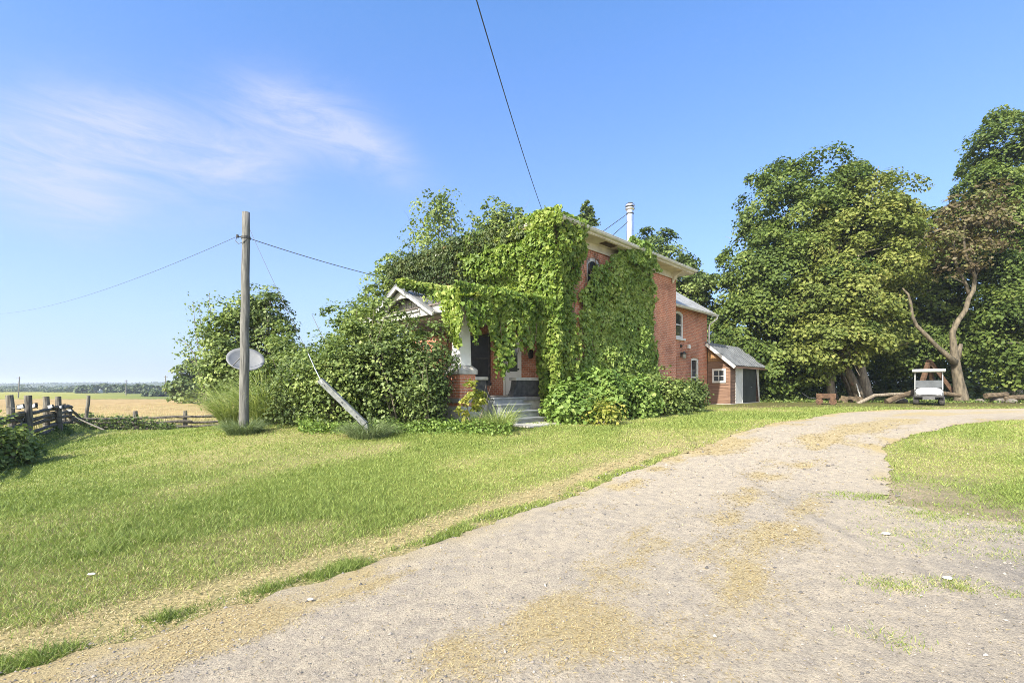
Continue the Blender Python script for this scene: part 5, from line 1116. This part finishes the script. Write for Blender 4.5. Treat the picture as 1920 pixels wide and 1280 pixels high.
# dark shrubbery filling the wood edge behind the maples
rng = np.random.default_rng(240); n = 26000; px = rng.uniform(1340, 2060, n); D = rng.uniform(36, 46, n); x = (px-960)/F*D
z = rng.random(n)**1.2*7.5*(.6+.6*fbm(x*.25, D*.2, 241, 3)); P = np.stack([x, D, hgt(x, D)+z], 1)
tag(leaves('wood_edge', P, rng.normal(size=(n, 3))*.7+UP*.5+np.array([0, -.4, 0]), rng.uniform(.25, .5, n), M_shade, rng, np.clip(rng.normal(.4, .2, n), 0, 1), .2), kind='stuff')
n = 15000; px = rng.uniform(1425, 2050, n); D = 26.2+rng.random(n)**.8*8+.6*(px < 1700); x = (px-960)/F*D; hm = .12+.55*sm(.5, .75, fbm(x*.5, D*.5, 243, 3))*sm(26, 29, D)
P = np.stack([x, D, hgt(x, D)+hm*rng.random(n)], 1)
tag(leaves('undergrowth', P, rng.normal(size=(n, 3))*.7+UP*.8, rng.uniform(.06, .16, n), M_lilac, rng, np.clip(rng.normal(.4, .25, n), 0, 1), .1), kind='stuff')

# ================================================================ GOLF CART
cb = gp(1741, 24.6); cart = empty('golf_cart', cb, R(-41.5), 'white golf cart with flat roof parked facing the drive', 'golf cart')
M_cart = mat2('cart_white', (.44, .45, .455), (.50, .51, .515), 2, .3, bmp=.0); M_tyre = mat2('tyre', (.03, .03, .03), (.08, .075, .07), 9, .9); M_rim = mat2('hub', (.35, .36, .37), (.5, .5, .5), 5, .4, metal=.5)
M_plate = mat2('plate_grey', (.07, .07, .075), (.12, .12, .125), 4, .6); M_seat = mat2('seat_vinyl', (.04, .04, .045), (.09, .09, .09), 6, .6); M_black = mat2('black_plastic', (.025, .025, .027), (.05, .05, .05), 6, .55)
mb = MB(); cs = [(-.42, .92), (-.62, .87), (-.86, .78), (-1.06, .68), (-1.14, .60), (-1.14, .53), (-.5, .5), (-.42, .5)]
V = []; ring = [(-.58, .0), (-.52, .03), (-.3, .06), (0, .07), (.3, .06), (.52, .03), (.58, 0)]
for x_, lift in ring:
    for y_, z_ in cs: V.append((x_*(1-.16*max(0, (-y_-.8))/.34)*(.74 if y_ > -.5 and z_ > .8 else .84 if z_ > .8 else .95 if z_ > .7 else 1), y_+.10*(abs(x_)/.58)**3*(-y_-.4), z_+(lift-.05)*(z_ > .5)))
k = len(cs); Fs = [tuple(range(k))[::-1], tuple(range((len(ring)-1)*k, len(ring)*k))]
for i in range(len(ring)-1):
    for j in range(k): Fs.append((i*k+j, i*k+(j+1) % k, (i+1)*k+(j+1) % k, (i+1)*k+j))
mb.add(V, Fs); mb.build('front_cowl', M_cart, cart, smooth=True, bevel=.02)
mb = MB(); mb.box(-.57, -1.2, .40, .57, -1.0, .53); mb.build('bumper', M_black, cart, bevel=.03)
mb = MB(); mb.box(-.24, -1.205, .29, .24, -1.10, .44); mb.build('number_plate', M_plate, cart, bevel=.01)
for s_ in (-1, 1): mb = MB(); mb.lathe([(0, -.03), (.06, -.025), (.075, 0), (.075, .05)], (s_*.40, -1.09, .60), 'y', 14); mb.build('headlight', M_rim, cart)
mb = MB(); mb.box(-.55, -.5, .28, .55, 1.0, .36); mb.build('floor', M_black, cart)
mb = MB(); mb.prism([(.05, .36), (1.12, .36), (1.12, .78), (.95, .82), (.05, .74)], (-.58, 0, 0), (0, 1, 0), (0, 0, 1), (1.16, 0, 0)); mb.build('rear_body', M_cart, cart, bevel=.03)
mb = MB(); mb.box(-.54, .02, .76, .54, .5, .86); mb.build('seat', M_seat, cart, bevel=.03)
mb = MB(); mb.prism([(.46, .9), (.54, .9), (.64, 1.25), (.56, 1.25)], (-.52, 0, 0), (0, 1, 0), (0, 0, 1), (1.04, 0, 0)); mb.build('backrest', M_seat, cart, bevel=.03)
for s_ in (-1, 1):
    mb = MB(); mb.tube([(s_*.54, -.5, .8), (s_*.54, -.42, 1.3), (s_*.54, -.34, 1.76)], .022, 8); mb.build('roof_post', M_cart, cart)
    mb = MB(); mb.tube([(s_*.54, .62, .8), (s_*.54, .68, 1.3), (s_*.54, .72, 1.76)], .022, 8); mb.build('roof_post', M_black, cart)
    for y_ in (-.78, .82):
        mb = MB(); x0 = s_*.50; mb.lathe([(.12, -.11), (.2, -.11), (.228, -.08), (.235, 0), (.228, .08), (.2, .11), (.12, .11)], (x0, y_, .235), 'x', 24); wh = mb.build('wheel', M_tyre, cart)
        mb = MB(); mb.lathe([(0, s_*.09), (.06, s_*.1), (.12, s_*.085), (.125, s_*.06)], (x0, y_, .235), 'x', 20); mb.build('rim', M_rim, wh)
mb = MB(); mb.prism([(-.64, 1.80), (-.58, 1.72), (.92, 1.72), (1.0, 1.80), (.9, 1.88), (-.54, 1.88)], (-.66, 0, 0), (0, 1, 0), (0, 0, 1), (1.32, 0, 0)); mb.build('roof', M_cart, cart, bevel=.03)
mb = MB(); mb.beam((0, -.50, .9), (0, -.43, 1.29), 1.05, .015, (0, 1, 0)); mb.build('windshield', mat2('folded_windshield', (.045, .052, .06), (.08, .09, .10), 2, .2, bmp=0), cart)
mb = MB(); mb.box(-.56, -.48, .80, .56, -.38, .92); mb.build('dashboard', M_black, cart, bevel=.02)
mb = MB(); mb.tube([(.27+.17*math.cos(a), -.12+.08*math.sin(a), 1.06+.14*math.sin(a)) for a in np.linspace(0, 6.28, 20)], .014, 6); mb.tube([(.27, -.12, 1.06), (.27, -.42, .82)], .02, 6); mb.build('steering_wheel', M_black, cart)

# ================================================================ THINGS UNDER THE TREES
M_rust2 = mat2('rusty_wood', (.06, .035, .022), (.15, .085, .05), 6, .9); M_log = mat2('log_wood', (.06, .045, .03), (.165, .125, .08), 6, .95, bmp=.6)
wb = gp(1549, 24.9); wg = empty('garden_wagon', wb, R(-35), 'small rusty wooden wagon at the edge of the grass', 'wagon')
mb = MB()
for a in ((-.44, -.28, .34, .44, -.25, .58), (-.44, .25, .34, .44, .28, .58), (-.44, -.25, .34, -.41, .25, .58), (.41, -.25, .34, .44, .25, .58), (-.41, -.25, .34, .41, .25, .37)): mb.box(*a)
mb.build('box', M_rust2, wg)
for x_ in (-.3, .3):
    for y_ in (-.31, .31): mb = MB(); mb.lathe([(0, -.02), (.05, -.03), (.06, -.015), (.11, -.01), (.12, -.03), (.17, -.03), (.17, .03), (.12, .03), (.11, .01), (0, .02)], (x_, y_, .17), 'y', 20); mb.build('wheel', mat2('wagon_wheel', (.40, .22, .08), (.55, .35, .15), 6, .7) if x_+y_ == -.01 else M_rust2, wg)
mb = MB(); mb.tube([(-.44, 0, .3), (-.8, 0, .35), (-1.1, 0, .6)], .018, 6); mb.build('handle', M_dark, wg)
tb = gp(1612, 27.6); tl = empty('garden_tool', tb, 0, 'white-handled garden tool propped against the leaning trunk', 'tool')
mb = MB(); mb.tube([(.12, 0, 0), (-.02, .25, 1.1)], .035, 8); mb.build('handle', M_white, tl); mb = MB(); mb.prism([(-.12, 1.0), (.12, 1.0), (.15, 1.2), (.1, 1.38), (-.1, 1.38), (-.15, 1.2)], (-.04, .2, 0), (1, 0, 0), (0, .2, 1), (0, .05, 0)); mb.build('head', M_rust2, tl, bevel=.03)
for i, (l, r_, lb) in enumerate([([(1607, 757), (1640, 741), (1690, 738), (1722, 742)], .1, 'long pale fallen branch arching over the undergrowth'), ([(1662, 754), (1682, 744), (1705, 738), (1718, 732)], .17, 'thick sawn log left of the golf cart'), ([(1768, 737), (1800, 741)], .13, 'brown beam lying beside the golf cart'), ([(1848, 742), (1888, 739)], .16, 'pale log at the foot of the right trees'), ([(1880, 747), (1925, 744)], .17, 'second pale log at the right edge of view')]):
    D_ = 26.2 if i < 2 else 26.8; pts = [pt(x_, y_, D_) for x_, y_ in l]; mb = MB(); mb.tube(pts, [r_*(1-.25*k_/len(pts)) for k_ in range(len(pts))], 9)
    tag(mb.build('fallen_log', M_log if i else M_bark, None), lb, 'log', 'logs under the maples')
ab = gp(1755, 28.4); af = empty('timber_frame', ab, 0, 'leaning brown timber A-frame behind the golf cart', 'frame')
ap = pt(1742, 676, 28.6)-ab
for q_, n_ in ((pt(1787, 736, 28.2)-ab, 'beam'), (pt(1722, 738, 28.2)-ab, 'beam'), (pt(1752, 738, 29.6)-ab, 'beam')): mb = MB(); mb.beam(ap, q_, .2, .2); mb.build(n_, M_rust2, af)
rng_ = random.Random(5)
for i in range(6):
    px_ = 1588+i*5.2; g = gp(px_, 26.9+rng_.uniform(-.3, .3)); mb = MB(); a = rng_.uniform(-.5, .5)
    mb.prism([(-.1, -.08), (.1, -.09), (.08, .07), (-.03, .1)], (0, 0, 0), (math.cos(a), math.sin(a), 0), (.1, 0, 1), (-.3*math.sin(a), .5, .05))
    tag(mb.build('firewood', M_log, None, loc=g+Vector((0, 0, .1+.14*(i % 2)))), 'split piece of firewood in the pile by the leaning trunk', 'firewood', 'firewood pile under the maples')
for i, (px, D, s_, lb) in enumerate([(1872, 27, .3, 'largest grey boulder right of the rusty tree'), (1896, 26.6, .22, 'grey boulder between the two pale logs'), (1690, 26.8, .26, 'mossy boulder behind the sawn log'), (1838, 27.2, .2, 'small grey boulder nearest the rusty tree')]):
    g = gp(px, D); bm = bmesh.new(); bmesh.ops.create_icosphere(bm, subdivisions=3, radius=s_)
    for v in bm.verts: v.co *= 1+.35*(float(fbm(v.co.x*5+i, v.co.y*5+v.co.z*7, 300+i, 3))-.5); v.co.z *= .75; v.co.x *= 1.3
    me = bpy.data.meshes.new('boulder'); bm.to_mesh(me); bm.free(); tag(link('boulder', me, mat2('boulder_stone', (.10, .09, .075), (.22, .20, .17), 4, .95, bmp=.6), None, g+Vector((0, 0, s_*.4))), lb, 'boulder', 'boulders under the maples')
# bits of white litter and pale stones on the ground
for i, (px, py, s_, lb) in enumerate([(1778, 1092, .026, 'bright white scrap in the weeds of the gravel, lower right'), (1662, 1006, .026, 'white scrap near the edge of the right lawn'), (172, 1084, .018, 'small white scrap in the lawn at lower left'), (582, 1131, .016, 'pale stone on the drive edge')]):
    g = at(px, py); bm = bmesh.new(); bmesh.ops.create_icosphere(bm, subdivisions=2, radius=s_)
    for v in bm.verts: v.co.z *= .5; v.co.x *= 1.3+.5*math.sin(v.co.y*60+i)
    me = bpy.data.meshes.new('white_stone'); bm.to_mesh(me); bm.free(); tag(link('white_stone', me, M_white, None, g+Vector((0, 0, .03))), lb, 'stone', 'white scraps on the ground')

# ================================================================ FAR BUILDINGS AND POLES
for i, (px, py0, py1, D, lb) in enumerate([(34, 706, 742, 130, 'thin far pole leaning at the left edge of the fields'), (236, 712, 742, 170, 'thin far pole in front of the widest far tree'), (310, 704, 741, 150, 'thin far pole right of the grey roof')]):
    g = gp(px, D); p = pt(px, py0, D); mb = MB(); mb.tube([(0, 0, -.5), (.35 if i == 0 else .1, 0, p.z-g.z)], [.16, .11], 8); t = empty('far_pole', g, 0, lb, 'pole', 'utility poles across the fields'); mb.build('shaft', M_fence, t)
    mb = MB(); mb.box(-.5, -.05, p.z-g.z-.55, .7, .05, p.z-g.z-.43); mb.build('crossarm', M_fence, t)
for px, py, D, wd, ht, m_, lb, nm in ((177, 737, 240, 5.4, 1.9, M_white, 'long white shed far beyond the wheat', 'far_shed'), (275, 737, 280, 6.5, 2.6, M_tin, 'grey-roofed far barn among the trees', 'far_barn')):
    g = gp(px, D); t = empty(nm, g, R(12), lb, 'shed'); mb = MB(); mb.box(-wd/2, -2, -.5, wd/2, 2, ht*.55); mb.build('wall', M_white, t)
    mb = MB(); mb.prism([(-2.3, ht*.55), (2.3, ht*.55), (0, ht)], (-wd/2-.2, 0, 0), (0, 1, 0), (0, 0, 1), (wd+.4, 0, 0)); mb.build('roof', m_, t)
# ---------------------------------------------------------------- summer haze over the fields
m = bpy.data.materials.new('haze_air'); m.use_nodes = True; nt = m.node_tree; nt.nodes.remove(nt.nodes['Principled BSDF'])
pv = nt.nodes.new('ShaderNodeVolumePrincipled'); pv.inputs['Color'].default_value = (.80, .88, 1, 1); pv.inputs['Density'].default_value = .0005; pv.inputs['Anisotropy'].default_value = .2
nt.links.new(pv.outputs[0], nt.nodes['Material Output'].inputs['Volume'])
tag(MB().box(-3000, -3000, -6, 3000, 3000, 27).build('haze', m), kind='stuff')
